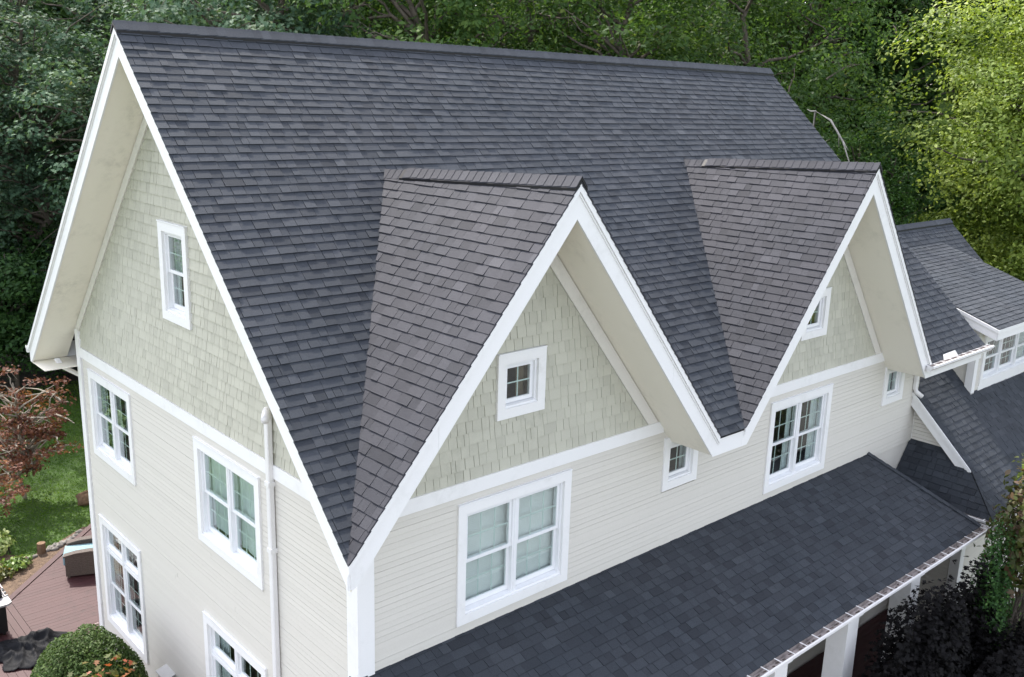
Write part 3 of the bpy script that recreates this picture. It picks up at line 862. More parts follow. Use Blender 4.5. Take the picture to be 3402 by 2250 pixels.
# dormer fascia
m = MB(); m.box(DX0-.02, DX1, DY0, DY0+0.03, dz(DY0)-0.275, dz(DY0)-0.055); m.box(DX0-.035, DX1, DY0-0.03, DY0, dz(DY0)-0.10, dz(DY0)-0.012); m.build('dormer_fascia', 'white_trim', house)
m = MB()
m.prism([(DX0-.03, DY0, dz(DY0)-.275), (DX0-.03, DY0, dz(DY0)-.055), (DX0-.03, DT, dz(DT)-.055), (DX0-.03, DT, dz(DT)-.275)], (0.03, 0, 0))
m.prism([(DX0-.055, DY0-.02, dz(DY0)-.09), (DX0-.055, DY0-.02, dz(DY0)-.008), (DX0-.055, DT, dz(DT)-.008), (DX0-.055, DT, dz(DT)-.09)], (0.025, 0, 0)); m.build('dormer_rake', 'white_trim', house)
m = MB(); m.prism([(DX0, DY0+.03, dz(DY0)-.26), (DX1, DY0+.03, dz(DY0)-.26), (DX1, -0.37, dz(-.37)-.26), (DX0, -0.37, dz(-.37)-.26)], (0, 0, 0.02)); m.build('dormer_soffit', 'frieze', house)
# wing rake over the hip
m = MB()
for k0, k1, x0, x1 in ((0.06, 0.36, WRX+.0, WRX+.03), (0.012, 0.11, WRX-.035, WRX), (0.12, 0.15, WRX-.015, WRX)):
    m.prism([(x0, -0.005, wz(0)-k0), (x0, -0.005, wz(0)-k1), (x0, -1.58+k1*.25, wz(-1.58+k1*.25)-k1), (x0, -1.58, wz(-1.58)-k0)], (x1-x0, 0, 0))
m.build('wing_rake', 'white_trim', house)
m = MB(); m.prism([(WRX+.03, -0.01, wz(0)-.34), (15.33, -0.01, wz(0)-.34), (15.33, -1.35, wz(-1.35)-.34), (WRX+.03, -1.35, wz(-1.35)-.34)], (0, 0, 0.02)); m.build('wing_soffit', 'frieze', house)
m = MB(); m.box(14.6, 15.33, WE+.05, 0-.02, hz0-.27, hz0-.25); m.box(15.33, 22.9, WE+.05, -1.5, hz0-.27, hz0-.25); m.build('wing_soffit', 'frieze', house)
m = MB(); m.box(14.53, 14.56, WE+.03, -.02, hz0-.26, hz0-.03); m.box(14.56, 23.0, WE+.03, WE+.06, hz0-.26, hz0-.03); m.build('wing_fascia', 'white_trim', house)

# --- ridge caps
def caps(roof, P0, P1, halfw, slopeL, slopeR, side, lift, vent=False, exp=0.15, mat='shingle', v0=0.0, v1=1.0, tone_mu=0.5):
    P0, P1 = V(*P0), V(*P1); D = P1-P0; L_ = np.linalg.norm(D); d = D/L_
    side = V(*side)
    sl_, sr_ = V(*slopeL), V(*slopeR)      # unit vectors down each slope
    up = V(0, 0, 1)-d*d[2]; up /= np.linalg.norm(up)
    rnd = random.Random(int(L_*100))
    n = int(L_/exp); exp = L_/n
    for k in range(n):
        t0, t1 = k*exp, k*exp+exp*1.25
        if t1 > L_: t1 = L_
        f = k/n; lf = lift if v0 <= f <= v1 else 0.015
        a, b = P0+d*t0, P0+d*t1
        h0, h1 = lf+0.004, lf+0.016
        hw_ = halfw*(1+rnd.uniform(-.04, .04))
        m = MB(); tone = min(1, max(0, rnd.gauss(tone_mu, .13)))
        top0 = [a+sl_*hw_+up*h0, a+sl_*hw_*.35+up*(h0+.004), a+up*(h0+.010), a+sr_*hw_*.35+up*(h0+.004), a+sr_*hw_+up*h0]
        top1 = [b+sl_*hw_+up*h1, b+sl_*hw_*.35+up*(h1+.004), b+up*(h1+.010), b+sr_*hw_*.35+up*(h1+.004), b+sr_*hw_+up*h1]
        i = 0; th = up*0.012
        m.v = [tuple(p) for p in top0+top1]+[tuple(p-th) for p in top0+top1]; m.t = [tone]*20
        for j in range(4):
            m.f.append((j, j+1, 6+j, 5+j)); m.f.append((10+j+1, 10+j, 15+j, 16+j))
            m.f.append((j+1, j, 10+j, 11+j)); m.f.append((5+j, 6+j, 16+j, 15+j))
        m.f.append((0, 5, 15, 10)); m.f.append((9, 4, 14, 19))
        m.build('ridge_cap', mat, roof)
    if vent:
        m = MB()
        a, b = P0+d*(L_*v0), P0+d*(L_*v1)
        for s_ in (sl_, sr_):
            q = [a+up*0.012, a+s_*(halfw*1.02)+up*0.012, a+s_*(halfw*1.02)+up*(lift-.004), a+up*(lift-.002)]
            m.prism(q, b-a)
        m.build('ridge_vent', 'black_vent', roof)
caps(roof_main, (-OX-.04, YR, ZRIDGE+.005), (XRT, YR, ZRIDGE+.005), 0.17, (0, -1/r2, -1/r2), (0, 1/r2, -1/r2), (0, 1, 0), 0.055, True)
for rf, A_, S_, B_x in ((roof_g1, G1A, S1, G1B), (roof_g2, G2A, S2, G2B)):
    c = math.cos(math.atan(S_)); s_ = math.sin(math.atan(S_))
    caps(rf, (B_x, YV+.06, ZB+.01), (A_, ye-.045, ZGA+.01), 0.16, (-c, 0, -s_), (c, 0, -s_), (1, 0, 0), 0.048, True, mat='shingle_sunwarm', v0=0.13, v1=1.0, tone_mu=0.6)
def hipvec(P0, P1, a):
    d = V(*P1)-V(*P0); d /= np.linalg.norm(d); a = V(*a); a = a-d*np.dot(a, d); return a/np.linalg.norm(a)
hp0, hp1 = (PX1, PY, pz_e+.012), (PXB, 0.0, PZ+.012)
caps(roof_p, hp0, hp1, 0.10, hipvec(hp0, hp1, (-1, 0, 0)), hipvec(hp0, hp1, (0.62, 0, -1.06)), (1, 0, 0), 0.012, exp=0.16, tone_mu=0.4)
hq0, hq1 = (PX0, PY, pz_e+.012), (PXA, 0.0, PZ+.012)
caps(roof_p, hq0, hq1, 0.10, hipvec(hq0, hq1, (1, 0, 0)), hipvec(hq0, hq1, (-0.62, 0, -1.06)), (1, 0, 0), 0.012, exp=0.16, tone_mu=0.4)
caps(roof_w, (15.36, 3.2, wz(3.2)), (23.2, 3.2, wz(3.2)), 0.16, (0, -1/wl, -WM/wl), (0, 1/wl, -WM/wl), (0, 1, 0), 0.05, True)
wh0, wh1 = (14.5, WE, hz0+.006), (WRX, -1.55, wz(-1.55)+.006)

# --- gutters
def gutter(name, P0, P1, out, straps, w=0.125, h=0.115, ends=(True, True), debris=True):
    "K-style gutter from P0 to P1 (back top edge); out: outward unit vector"
    P0, P1, out = V(*P0), V(*P1), V(*out)
    d = P1-P0; L_ = np.linalg.norm(d); d /= L_; up = V(0, 0, 1)
    m = MB(); t = 0.006
    prof = [(0, 0), (0, -h), (w*.62, -h), (w*.70, -h*.55), (w, -h*.35), (w, 0.0), (w-.022, 0.004)]
    for (a, b), (c, e) in zip(prof, prof[1:]):
        nn = V(e-b, -(c-a)); nn = nn/np.linalg.norm(nn)*t
        q = [P0+out*x+up*z for x, z in ((a, b), (c, e), (c+nn[0], e+nn[1]), (a+nn[0], b+nn[1]))]
        m.prism(q, d*L_)
    for k, e in enumerate(ends):
        if e:
            Q = P0 if k == 0 else P1-d*t
            m.prism([Q+out*x+up*z for x, z in prof[:6]], d*t)
    g = m.build(name, 'gutter_white', house)
    ins = MB()
    zb = -h*0.72 if debris else -h+.01
    q = [P0+out*0.007+up*(-.012), P0+out*0.007+up*zb, P0+out*(w-.03)+up*zb, P0+out*(w-.012)+up*(-.02), P0+out*(w-.014)+up*(-.02), P0+out*(w-.034)+up*(zb+.004), P0+out*0.011+up*(zb+.004), P0+out*.011+up*(-.012)]
    for k in range(3):
        ins.prism([q[k], q[k+1], q[6-k], q[7-k]], d*L_)
    ins.build('gutter_lining', 'gutter_inside', g)
    if debris:
        rnd = random.Random(4); de = MB(); s = 0.05
        while s < L_-.1:
            ll = rnd.uniform(.05, .16); c0 = P0+d*s+out*rnd.uniform(.03, .07)+up*(zb+.002)
            de.prism([c0, c0+d*ll, c0+d*ll*.8+out*rnd.uniform(.015, .03), c0+d*ll*.2+out*rnd.uniform(.01, .03)], up*rnd.uniform(.008, .02))
            s += ll+rnd.uniform(.02, .16)
        tag(de.build('gutter_debris', 'gutter_debris', g), kind='stuff')
    s = straps*0.6
    while s < L_-.04:
        st = MB(); c0 = P0+d*s+up*0.004
        st.prism([c0, c0+d*0.022, c0+d*0.022+out*(w-.004), c0+out*(w-.004)], up*0.006)
        st.build('strap', 'gutter_white', g); s += straps
    return g
gutter('porch_gutter', (PX0, PY-.005, pz_e-.005), (PX1+.14, PY-.005, pz_e-.005), (0, -1, 0), 0.365, w=0.185)
gutter('porch_end_gutter', (PX1+.005, -0.05, pz_e-.005), (PX1+.005, PY-.02, pz_e-.005), (1, 0, 0), 0.5, w=0.11, debris=False, ends=(True, False))
gutter('wing_gutter', (14.36, WE-.005, hz0-.01), (23.2, WE-.005, hz0-.01), (0, -1, 0), 0.42, w=0.15)
gutter('wing_end_gutter', (14.495, -0.05, hz0-.01), (14.495, WE-.0, hz0-.01), (-1, 0, 0), 0.6, w=0.125, debris=False, ends=(True, False))
gutter('eave_gutter', (G2R-.22, -OY-.03, 0.09), (XRB+.14, -OY-.03, 0.09), (0, -1, 0), 0.36, w=0.14)
m = MB(); m.prism([(14.18, -.06, 0.10), (15.02, -.06, 0.10), (15.02, -.07, 0.24), (14.3, -.07, 0.24)], (0, 0.006, 0)); 
fl = MB(); fl.prism([(14.25, -OY-.05, 0.085), (14.95, -OY-.05, 0.085), (14.95, -OY+.03, 0.185), (14.36, -OY+.03, 0.175)], (0, 0.006, 0.006)); fl.build('gutter_splash_guard', 'frieze', house)
gutter('rear_gutter', (15.9, DEP+OY+.003, 0.085), (-OX-.03, DEP+OY+.003, 0.085), (0, 1, 0), 0.6, w=0.13)
# round splash plate at the wing's gutter corner
m = MB(); m.prism([(14.62+0.34*math.cos(t), -2.42-0.20*abs(math.sin(t))-.08, hz0-.20) for t in np.linspace(0, math.pi, 12)], (0, 0, 0.015)); m.build('corner_flashing', 'meter_grey', house)

# --- downspouts
def spout(name, pts, a, b, side, mat='gutter_white'):
    m = MB()
    pts = [V(*p) for p in pts]; side = V(*side)
    for p, q in zip(pts, pts[1:]):
        d = q-p; L_ = np.linalg.norm(d); d /= L_; o = np.cross(d, side); o /= np.linalg.norm(o)
        e = d*0.015
        c = [(-1, -.75), (-.75, -1), (.75, -1), (1, -.75), (1, .75), (.75, 1), (-.75, 1), (-1, .75)]
        m.prism([p-e+side*a/2*x+o*b/2*y for x, y in c], q-p+2*e)
    return m.build(name, mat, house)
sp = spout('downspout', [(-0.075, 2.15, 0.93), (-0.075, 2.15, -7.1)], 0.105, 0.085, (0, 1, 0))
for z in (-0.12, -1.15, -4.2):
    m = MB(); m.box(-0.13, -0.018, 2.15-.062, 2.15+.062, z, z+.07); m.build('bracket', 'gutter_white', sp)
m = MB(); m.tube([(-0.42, 1.55, 1.10), (-0.25, 1.85, 1.09), (-0.13, 2.06, 1.04), (-0.08, 2.14, 0.97), (-0.075, 2.15, 0.88)], 0.056, 10); m.build('elbow', 'gutter_white', sp, True)
sp2 = spout('downspout', [(-0.30, DEP+.50, -0.15), (-0.24, DEP+.44, -0.30), (0.30, DEP+.07, -0.66), (.30, DEP+.07, -7.1)], 0.10, 0.08, (1, 0, 0))
sp3 = spout('downspout', [(15.05, -0.075, -0.20), (15.05, -0.075, -0.92)], 0.10, 0.085, (1, 0, 0))
m = MB(); m.tube([(15.05, -0.075, -0.88), (15.06, -0.10, -0.99), (15.14, -0.22, -1.10)], 0.055, 8); m.build('elbow', 'gutter_white', sp3, True)
m = MB(); m.tube([(15.05, -0.07, -0.25), (15.6, -0.12, -0.22), (16.3, -0.35, -0.17), (16.48, -0.75, -0.1), (16.5, -0.98, 0.0)], 0.055, 8); m.build('conduit_elbow', 'gutter_white', sp3, True)

# --- porch: columns, beam, ceiling, floor
def column(x):
    m = MB(); y = -2.02; a, b_ = 0.205, 0.19
    zt, zb = pz_e-0.34, -6.65
    m.v += [(x-a, y-a, zb), (x+a, y-a, zb), (x+a, y+a, zb), (x-a, y+a, zb), (x-b_, y-b_, zt), (x+b_, y-b_, zt), (x+b_, y+b_, zt), (x-b_, y+b_, zt)]
    m.t += [0.5]*8
    m.f += [(3, 2, 1, 0), (4, 5, 6, 7), (0, 1, 5, 4), (1, 2, 6, 5), (2, 3, 7, 6), (3, 0, 4, 7)]
    c = m.build('porch_column', 'white_trim', house)
    k = MB(); k.box(x-.24, x+.24, y-.24, y+.24, zt-.08, zt-.002); k.build('capital', 'white_trim', c)
    k = MB(); k.box(x-.25, x+.25, y-.25, y+.25, zb-.002, zb+.16); k.build('base', 'white_trim', c)
for x in (-0.25, 2.1, 4.4, 6.72, 9.05, 11.45): column(x)
m = MB(); m.box(PX0+.15, PX1-.15, -2.22, -1.84, pz_e-.34, pz_e-.06); m.build('porch_beam', 'white_trim', house)
m = MB(); m.box(PX0+.2, PX1-.2, -1.84, -.03, pz_e-.10, pz_e-.06); m.build('porch_ceiling', 'frieze', house)
m = MB(); m.box(PX0+.05, PX1-.02, PY+.005, PY+.035, pz_e-.22, pz_e-.025); m.build('porch_fascia', 'white_trim', house)
pf = MB(); pf.box(-0.6, 15.25, -2.4, -.03, -6.78, -6.68); pfo = pf.build('porch_floor', 'porch_floor', house)
for k in range(17):
    m = MB(); y0 = -2.42+k*.14; m.box(-.62, 15.27, y0, y0+.134, -6.678, -6.652, random.random()); m.build('board', 'deck_board', pfo)

# --- meter box on the left wall
m = MB(); m.box(-0.20, -0.02, 6.25, 6.62, -5.75, -5.33)
mt = m.build('meter_box', 'meter_grey', house)
m = MB(); m.prism([(-0.24, 6.22, -5.33), (-0.02, 6.22, -5.27), (-0.02, 6.65, -5.27), (-0.24, 6.65, -5.33)], (0, 0, 0.015)); m.build('lid', 'meter_grey', mt)
m = MB(); m.tube([(-0.20, 6.43, -5.52), (-0.27, 6.43, -5.52)], 0.09, 14); m.build('dial', 'stainless', mt)
m = MB(); m.tube([(-0.06, 6.2, -5.6), (-0.06, 6.05, -5.62), (-0.06, 6.05, -7.2)], 0.025, 6); m.build('conduit', 'meter_grey', mt)
#@@TREES@@
# ------------------------------------------------------------------ vegetation
LEAF_OVAL = np.array([(0, 0), (.3, .22), (.62, .24), (1, 0), (.62, -.24), (.3, -.22)])
LEAF_OAK = np.array([(0, 0), (.22, .10), (.30, .34), (.46, .13), (.62, .36), (.72, .12), (1, 0), (.72, -.12), (.62, -.36), (.46, -.13), (.30, -.34), (.22, -.10)])
LEAF_MAPLE = np.array([(0, 0), (.18, .42), (.42, .20), (.60, .48), (.68, .14), (1, 0), (.68, -.14), (.60, -.48), (.42, -.20), (.18, -.42)])
LEAF_SMALL = np.array([(0, 0), (.5, .30), (1, 0), (.5, -.30)])
def leaf_mesh(name, P, Nrm, size, tone, shape, mat, rng, fold=0.12):
    "P centres (n,3), Nrm normals (n,3), size (n,), tone (n,)"
    n = len(P); k = len(shape)
    Nrm = Nrm/(np.linalg.norm(Nrm, axis=1, keepdims=True)+1e-9)
    a = rng.normal(size=(n, 3)); a -= Nrm*np.sum(a*Nrm, axis=1, keepdims=True); a /= np.linalg.norm(a, axis=1, keepdims=True)+1e-9
    b = np.cross(Nrm, a)
    sx = (shape[:, 0]-.5); sy = shape[:, 1]
    vz = np.abs(sy)*fold*2-(sx**2)*fold
    vert = P[:, None, :]+size[:, None, None]*(sx[None, :, None]*a[:, None, :]+sy[None, :, None]*b[:, None, :]+vz[None, :, None]*Nrm[:, None, :])
    vert = vert.reshape(-1, 3).astype(np.float32)
    me = bpy.data.meshes.new(name)
    me.vertices.add(n*k); me.vertices.foreach_set('co', vert.ravel())
    me.loops.add(n*k); me.loops.foreach_set('vertex_index', np.arange(n*k, dtype=np.int32))
    me.polygons.add(n); me.polygons.foreach_set('loop_start', (np.arange(n)*k).astype(np.int32))
    at = me.attributes.new('tone', 'FLOAT', 'POINT')
    at.data.foreach_set('value', np.repeat(np.clip(tone, 0, 1), k).astype(np.float32))
    me.materials.append(MATS[mat])
    me.update(calc_edges=True)
    return me
mat_leaf('leaf_oak', [(0, (0.0385, 0.0803, 0.0498)), (.5, (0.0803, 0.1465, 0.0857)), (.85, (0.1436, 0.2183, 0.1297)), (1, (0.2348, 0.2485, 0.1050))], 0.25, 0.65, 0.12)
mat_leaf('leaf_mid', [(0, (0.0338, 0.0740, 0.0226)), (.5, (0.0701, 0.1372, 0.0373)), (.85, (0.1301, 0.2057, 0.0524)), (1, (0.2209, 0.2330, 0.0649))], 0.42, 0.6, 0.2)
mat_leaf('leaf_dark', [(0, (0.0192, 0.0526, 0.0164)), (.5, (0.0410, 0.1022, 0.0246)), (1, (0.0931, 0.1811, 0.0384))], 0.28, 0.6, 0.25)
mat_leaf('leaf_bright', [(0, (0.050, 0.088, 0.014)), (.5, (0.150, 0.212, 0.036)), (1, (0.32, 0.39, 0.10))], 0.37, 0.55, 0.25)
mat_leaf('leaf_red', [(0, (0.0803, 0.0316, 0.0234)), (.5, (0.1721, 0.0695, 0.0461)), (.8, (0.2410, 0.1106, 0.0586)), (1, (0.3098, 0.1580, 0.0419))], 0.30, 0.6, 0.25)
mat_leaf('leaf_box', [(0, (0.022, 0.050, 0.010)), (.5, (0.055, 0.100, 0.022)), (1, (0.11, 0.165, 0.045))], 0.25, 0.6, 0.2)
mat_leaf('leaf_orange', [(0, (0.06, 0.09, 0.02)), (.45, (0.12, 0.12, 0.03)), (.7, (0.22, 0.09, 0.03)), (1, (0.30, 0.08, 0.04))], 0.30, 0.45, 0.4)
mat_leaf('leaf_purple', [(0, (0.0016, 0.0016, 0.0019)), (.6, (0.0043, 0.0037, 0.0040)), (1, (0.0095, 0.0087, 0.0092))], 0.12, 0.6, 0.15)
mat_leaf('leaf_mixed', [(0, (0.045, 0.07, 0.015)), (.4, (0.085, 0.105, 0.025)), (.7, (0.13, 0.075, 0.045)), (1, (0.17, 0.11, 0.085))], 0.35, 0.5, 0.4)
mat_leaf('leaf_variegated', [(0, (0.06, 0.12, 0.02)), (.6, (0.16, 0.24, 0.05)), (1, (0.42, 0.46, 0.22))], 0.3, 0.45, 0.4)
mat_leaf('grass_blade', [(0, (0.0480, 0.1120, 0.0128)), (.6, (0.0960, 0.1920, 0.0224)), (1, (0.1920, 0.2560, 0.0480))], 0.3, 0.6, 0.2)

def limb_path(a, b, rng, sag=0.12, n=6):
    a, b = np.asarray(a, float), np.asarray(b, float)
    L_ = np.linalg.norm(b-a); pts = []
    j = rng.normal(size=(n+1, 3))*L_*0.035
    for k in range(n+1):
        t = k/n
        p = a+(b-a)*t; p = p+np.array([0, 0, math.sin(t*math.pi)*L_*sag])+j[k]*math.sin(t*math.pi)
        pts.append(p)
    return pts
def crown_tree(rng, H, R, base, n_cl, n_leaf, cl_r, leaf, shape, mat, flat=0.55, lean=(0, 0), twig=40, trunk_r=0.28, bark='bark', top_heavy=0.5, tone0=0.45, bare=0, hollow=2.2, lobes=5, ctone=.10):
    "returns (trunk mesh, crown mesh) around the origin at the tree's foot"
    hz = (H-base)/2; cz = base+hz
    ph = rng.uniform(0, 6.28, 8); am = rng.uniform(.08, .24, 8)
    cs = []
    while len(cs) < n_cl:
        d = rng.normal(size=3); d /= np.linalg.norm(d)
        th = math.atan2(d[1], d[0])
        mod = 1+sum(am[q]*math.sin((q+1)*th+ph[q]+3*d[2]*(q % 3)) for q in range(lobes))
        r = rng.random()**(1/hollow)
        c = np.array([d[0]*R*mod*r, d[1]*R*mod*r, cz+d[2]*hz*(0.9+.1*mod)*r])
        if c[2] < base: c[2] = base+rng.random()*0.5
        c[:2] += np.array(lean)*(c[2]/H)
        cs.append(c)
    cs = np.array(cs)
    cr = cl_r*rng.uniform(.6, 1.4, n_cl)
    idx = np.repeat(np.arange(n_cl), n_leaf)
    g = rng.normal(size=(len(idx), 3)); g /= np.linalg.norm(g, axis=1, keepdims=True)
    g[:, 2] = np.where(rng.random(len(idx)) < .7, np.abs(g[:, 2]), g[:, 2])
    rad = 0.45+0.6*rng.random(len(idx))**.7
    P = cs[idx]+g*(rad*cr[idx])[:, None]*np.array([1, 1, flat])+rng.normal(size=(len(idx), 3))*.10*cl_r
    ctr = np.array([0, 0, cz])
    out = P-ctr; out /= np.linalg.norm(out, axis=1, keepdims=True)+1e-9
    Nn = g*0.5+out*0.25+np.array([0, 0, .45])+rng.normal(size=P.shape)*0.38
    ct = rng.normal(0, ctone, n_cl)
    tone = tone0+ct[idx]+rng.normal(0, .15, len(idx))
    size = leaf*rng.uniform(.65, 1.3, len(idx))
    crown = leaf_mesh('crown', P, Nn, size, tone, shape, mat, rng)
    tb = MB()
    top = np.array([lean[0]*.85, lean[1]*.85, H*.86])
    tp = limb_path((0, 0, -0.2), top, rng, 0.0, 9)
    tb.tube(tp, [trunk_r*(1-0.9*k/9)+.01 for k in range(10)], 9)
    order = rng.permutation(n_cl)[:twig]
    for q in order:
        c = cs[q]
        zz = max(0.12*H, min(H*.8, c[2]-rng.uniform(.4, 1.0)*np.linalg.norm(c[:2])*0.6))
        k = min(8, int(zz/(H*.86)*9)); f = zz/(H*.86)*9-k
        a = tp[k]*(1-f)+tp[min(9, k+1)]*f
        r0 = trunk_r*(1-.9*zz/(H*.86))*.6+.016
        tb.tube(limb_path(a, c, rng, 0.05, 5), [r0*(1-.85*j/5)+.006 for j in range(6)], 5, cap=False)
    for q in range(bare):
        c = cs[rng.integers(n_cl)]
        e = c+rng.normal(size=3)*np.array([1.3, 1.3, .8])*cl_r
        tb.tube(limb_path(c, e, rng, .1, 4), [.045, .036, .026, .016, .008], 4, cap=False)
        for _ in range(3):
            s_ = c+(e-c)*rng.uniform(.3, .9); e2 = s_+rng.normal(size=3)*.5*cl_r
            tb.tube([s_, (s_+e2)/2+rng.normal(size=3)*.05, e2], [.012, .008, .004], 3, cap=False)
    tm = tb.mesh('trunk'); tm.materials.append(MATS[bark])
    for p in tm.polygons: p.use_smooth = True
    return tm, crown
def place(name, meshes, loc, rot, scale, label, cat='tree', group=None):
    o = empty(name, loc, label, cat, group)
    o.rotation_euler = (0, 0, rot); o.scale = scale if hasattr(scale, '__len__') else (scale,)*3
    for nm, me in zip(('trunk', 'crown'), meshes):
        c = bpy.data.objects.new(nm, me); COL.objects.link(c); c.parent = o
    return o
r_ = np.random.default_rng(5)
OAK = [crown_tree(r_, 24, 5.0, 3.0, 170, 125, 1.25, 0.25, LEAF_OAK, 'leaf_oak', 0.55, twig=70, trunk_r=.32, bare=90) for _ in range(2)]
MID = [crown_tree(r_, 24, 4.8, 2.0, 180, 130, 1.3, 0.21, LEAF_OVAL, 'leaf_mid', 0.5, twig=60, trunk_r=.28, bare=30, tone0=.5),
       crown_tree(r_, 23, 4.6, 1.2, 180, 130, 1.3, 0.20, LEAF_OVAL, 'leaf_mid', 0.6, twig=50, trunk_r=.26, bare=40, tone0=.4)]
IVY = crown_tree(r_, 15.0, 2.7, 0.4, 190, 115, 0.75, 0.17, LEAF_OVAL, 'leaf_dark', 0.9, twig=30, trunk_r=.3, tone0=.5)
def bgtree(kind, x, y, rot, s, sz, lab, grp, name):
    return place(name, kind, (x, y, ZG), rot, (s, s, sz), lab, 'tree', grp)
rr = random.Random(9)
oak_pts = [(1.0, 37.0), (6.2, 36.2), (9.7, 29.9), (12.8, 24.5), (5.9, 45.0), (12.0, 42.1), (15.1, 34.1)]
mid_pts = [(15.9, 20.4), (20.2, 19.1), (21.9, 15.0), (27.6, 13.8), (19.1, 29.3), (24.9, 27.9), (28.8, 23.2), (34.4, 20.8), (38.4, 18.5), (62.0, 20.8), (69.7, 16.5), (52.2, 21.7)]
OAKS = ['tall blue-green oak at the wood edge behind the left red maple', 'blue-green oak beside the gable peak where the main ridge starts', 'blue-green oak with bare twigs standing behind the ridge just past the gable peak', 'last blue-green oak along the ridge before the mid-green trees begin']
for k, (x, y) in enumerate(oak_pts):
    bgtree(OAK[k % 2], x, y, rr.uniform(0, 6.28), rr.uniform(.92, 1.12), rr.uniform(.92, 1.08)*(.80 if x < 12 else 1), OAKS[k] if k < 4 else 'half-hidden blue-green oak deeper in the wood', 'oaks in the wood behind the house', 'oak_tree')
MIDS = ['mid-green tree behind the main ridge above the first front gable', 'mid-green tree behind the main ridge between the two front gables', 'mid-green tree behind the main ridge above the second front gable', 'mid-green tree behind the far end of the main ridge']
for k, (x, y) in enumerate(mid_pts):
    bgtree(MID[k % 2], x, y, rr.uniform(0, 6.28), rr.uniform(.95, 1.15), rr.uniform(.95, 1.15), MIDS[k] if k < 4 else 'half-hidden leafy tree deeper in the wood', 'leafy trees in the wood behind the house', 'leafy_tree')
for k, (x, y, s) in enumerate(((30.7, 10.4, 0.86), (26.3, 9.8, 0.66), (38.8, 12.9, 0.8))):
    bgtree(IVY, x, y, rr.uniform(0, 6.28), s, s, 'dark narrow vine-covered tree at the edge of the wood past the ridge end', 'vine-covered trees past the ridge end', 'vine_covered_tree')
# understorey at the edge of the wood
UND = crown_tree(r_, 6.0, 2.9, 0.2, 120, 105, 0.75, 0.17, LEAF_OVAL, 'leaf_dark', 0.6, twig=20, trunk_r=.09, tone0=.42)
for k, (x, y, s) in enumerate(((1.1, 33.0, 1.0), (4.3, 32.7, 1.15), (8.0, 33.3, 1.05), (10.3, 29.3, 1.2), (4.2, 37.4, 1.3))):
    place('understorey_bush', UND, (x, y, ZG), rr.uniform(0, 6.28), s, 'dark green bush growing at the edge of the wood beyond the lawn', 'bush', 'bushes along the edge of the wood')
# far woodland: one mass
n = 150000
uu = r_.uniform(-1200, 4600, n); tt = r_.uniform(-6, 6, n)
fa, fb = np.array((-8.1, 80.9)), np.array((84.6, -2.1))
PX_ = fa+(fb-fa)*((uu+1200)/5800)[:, None]+tt[:, None]*np.array([0.65, 0.72])
zz = ZG+r_.random(n)**1.0*36*(0.8+0.2*np.sin(uu*.011)+.1*np.sin(uu*.031))
Pf = np.column_stack([PX_, zz])
fw_me = leaf_mesh('far_woodland', Pf, r_.normal(size=(n, 3))+np.array([0, -.3, .6]), r_.uniform(.8, 1.5, n), r_.normal(.25, .2, n), LEAF_OVAL, 'leaf_mid', r_)
tag(link('far_woodland', fw_me), 'far green woodland seen between the trees', 'woodland', kind='stuff')
# sunlit tree on the right
BR = crown_tree(np.random.default_rng(23), 19.5, 6.2, 2.0, 430, 290, 1.3, 0.18, LEAF_OVAL, 'leaf_bright', 0.7, twig=60, trunk_r=.3, tone0=.5, hollow=3.0, ctone=.2)
place('yellow_green_tree', BR, (36.6, 4.5, ZG), 1.0, 1.0, 'sunlit yellow-green leafy tree beyond the wing roof', 'tree')
BR2 = crown_tree(np.random.default_rng(29), 21, 5.0, 2.0, 200, 120, 1.0, 0.19, LEAF_OVAL, 'leaf_bright', 0.7, twig=40, trunk_r=.3, tone0=.4, hollow=3.0)
place('leafy_tree', BR2, (47, 8, ZG), 2.0, 1.0, 'tall pale green tree rising behind the sunlit yellow-green tree', 'tree')
# dead pale limbs hanging at the wood edge
dr = np.random.default_rng(3)
def dead(pts, r0, subs):
    m = MB(); pts = [np.array(p) for p in pts]
    m.tube(pts, [r0*(1-.8*k/(len(pts)-1)) for k in range(len(pts))], 6)
    for (k, v, l_) in subs:
        a = pts[k]; m.tube([a, a+np.array(v)*l_*.5+dr.normal(size=3)*.04, a+np.array(v)*l_], [r0*.5, r0*.35, r0*.12], 5)
    o = m.build('dead_limb', 'bark_dead', None, True)
    return o
tag(dead([(24.9, 9.2, ZG), (24.6, 9.1, -2), (24.5, 8.95, 3.0), (24.43, 8.84, 5.16), (24.77, 8.43, 4.87), (24.98, 8.0, 4.17), (25.02, 7.79, 3.67), (25.1, 7.6, 3.2)], .07, ((4, (.3, -.3, -1), .9), (5, (.5, -.2, -.6), .5), (3, (-.6, .2, .1), .6))), 'bare grey dead sapling with arching tip beside the far end of the main roof', 'tree')
# trees and bushes of the front yard (seen only as reflections in the window glass)
place('yellow_green_tree', BR, (24, -11.5, ZG), 4.0, (0.62, 0.62, 0.5), 'yellow-green tree standing in the front yard before the porch', 'tree')
place('leafy_tree', MID[0], (31, -20, ZG), 2.0, 0.9, 'tall green tree far out in the front yard', 'tree')

place('leafy_tree', MID[1], (-4.6, 21.5, ZG), 2.6, (0.62, 0.62, 0.5), 'unseen green tree past the deck, added to shade the boards', 'tree')  # stands out of view, added for dappled shade over the deck
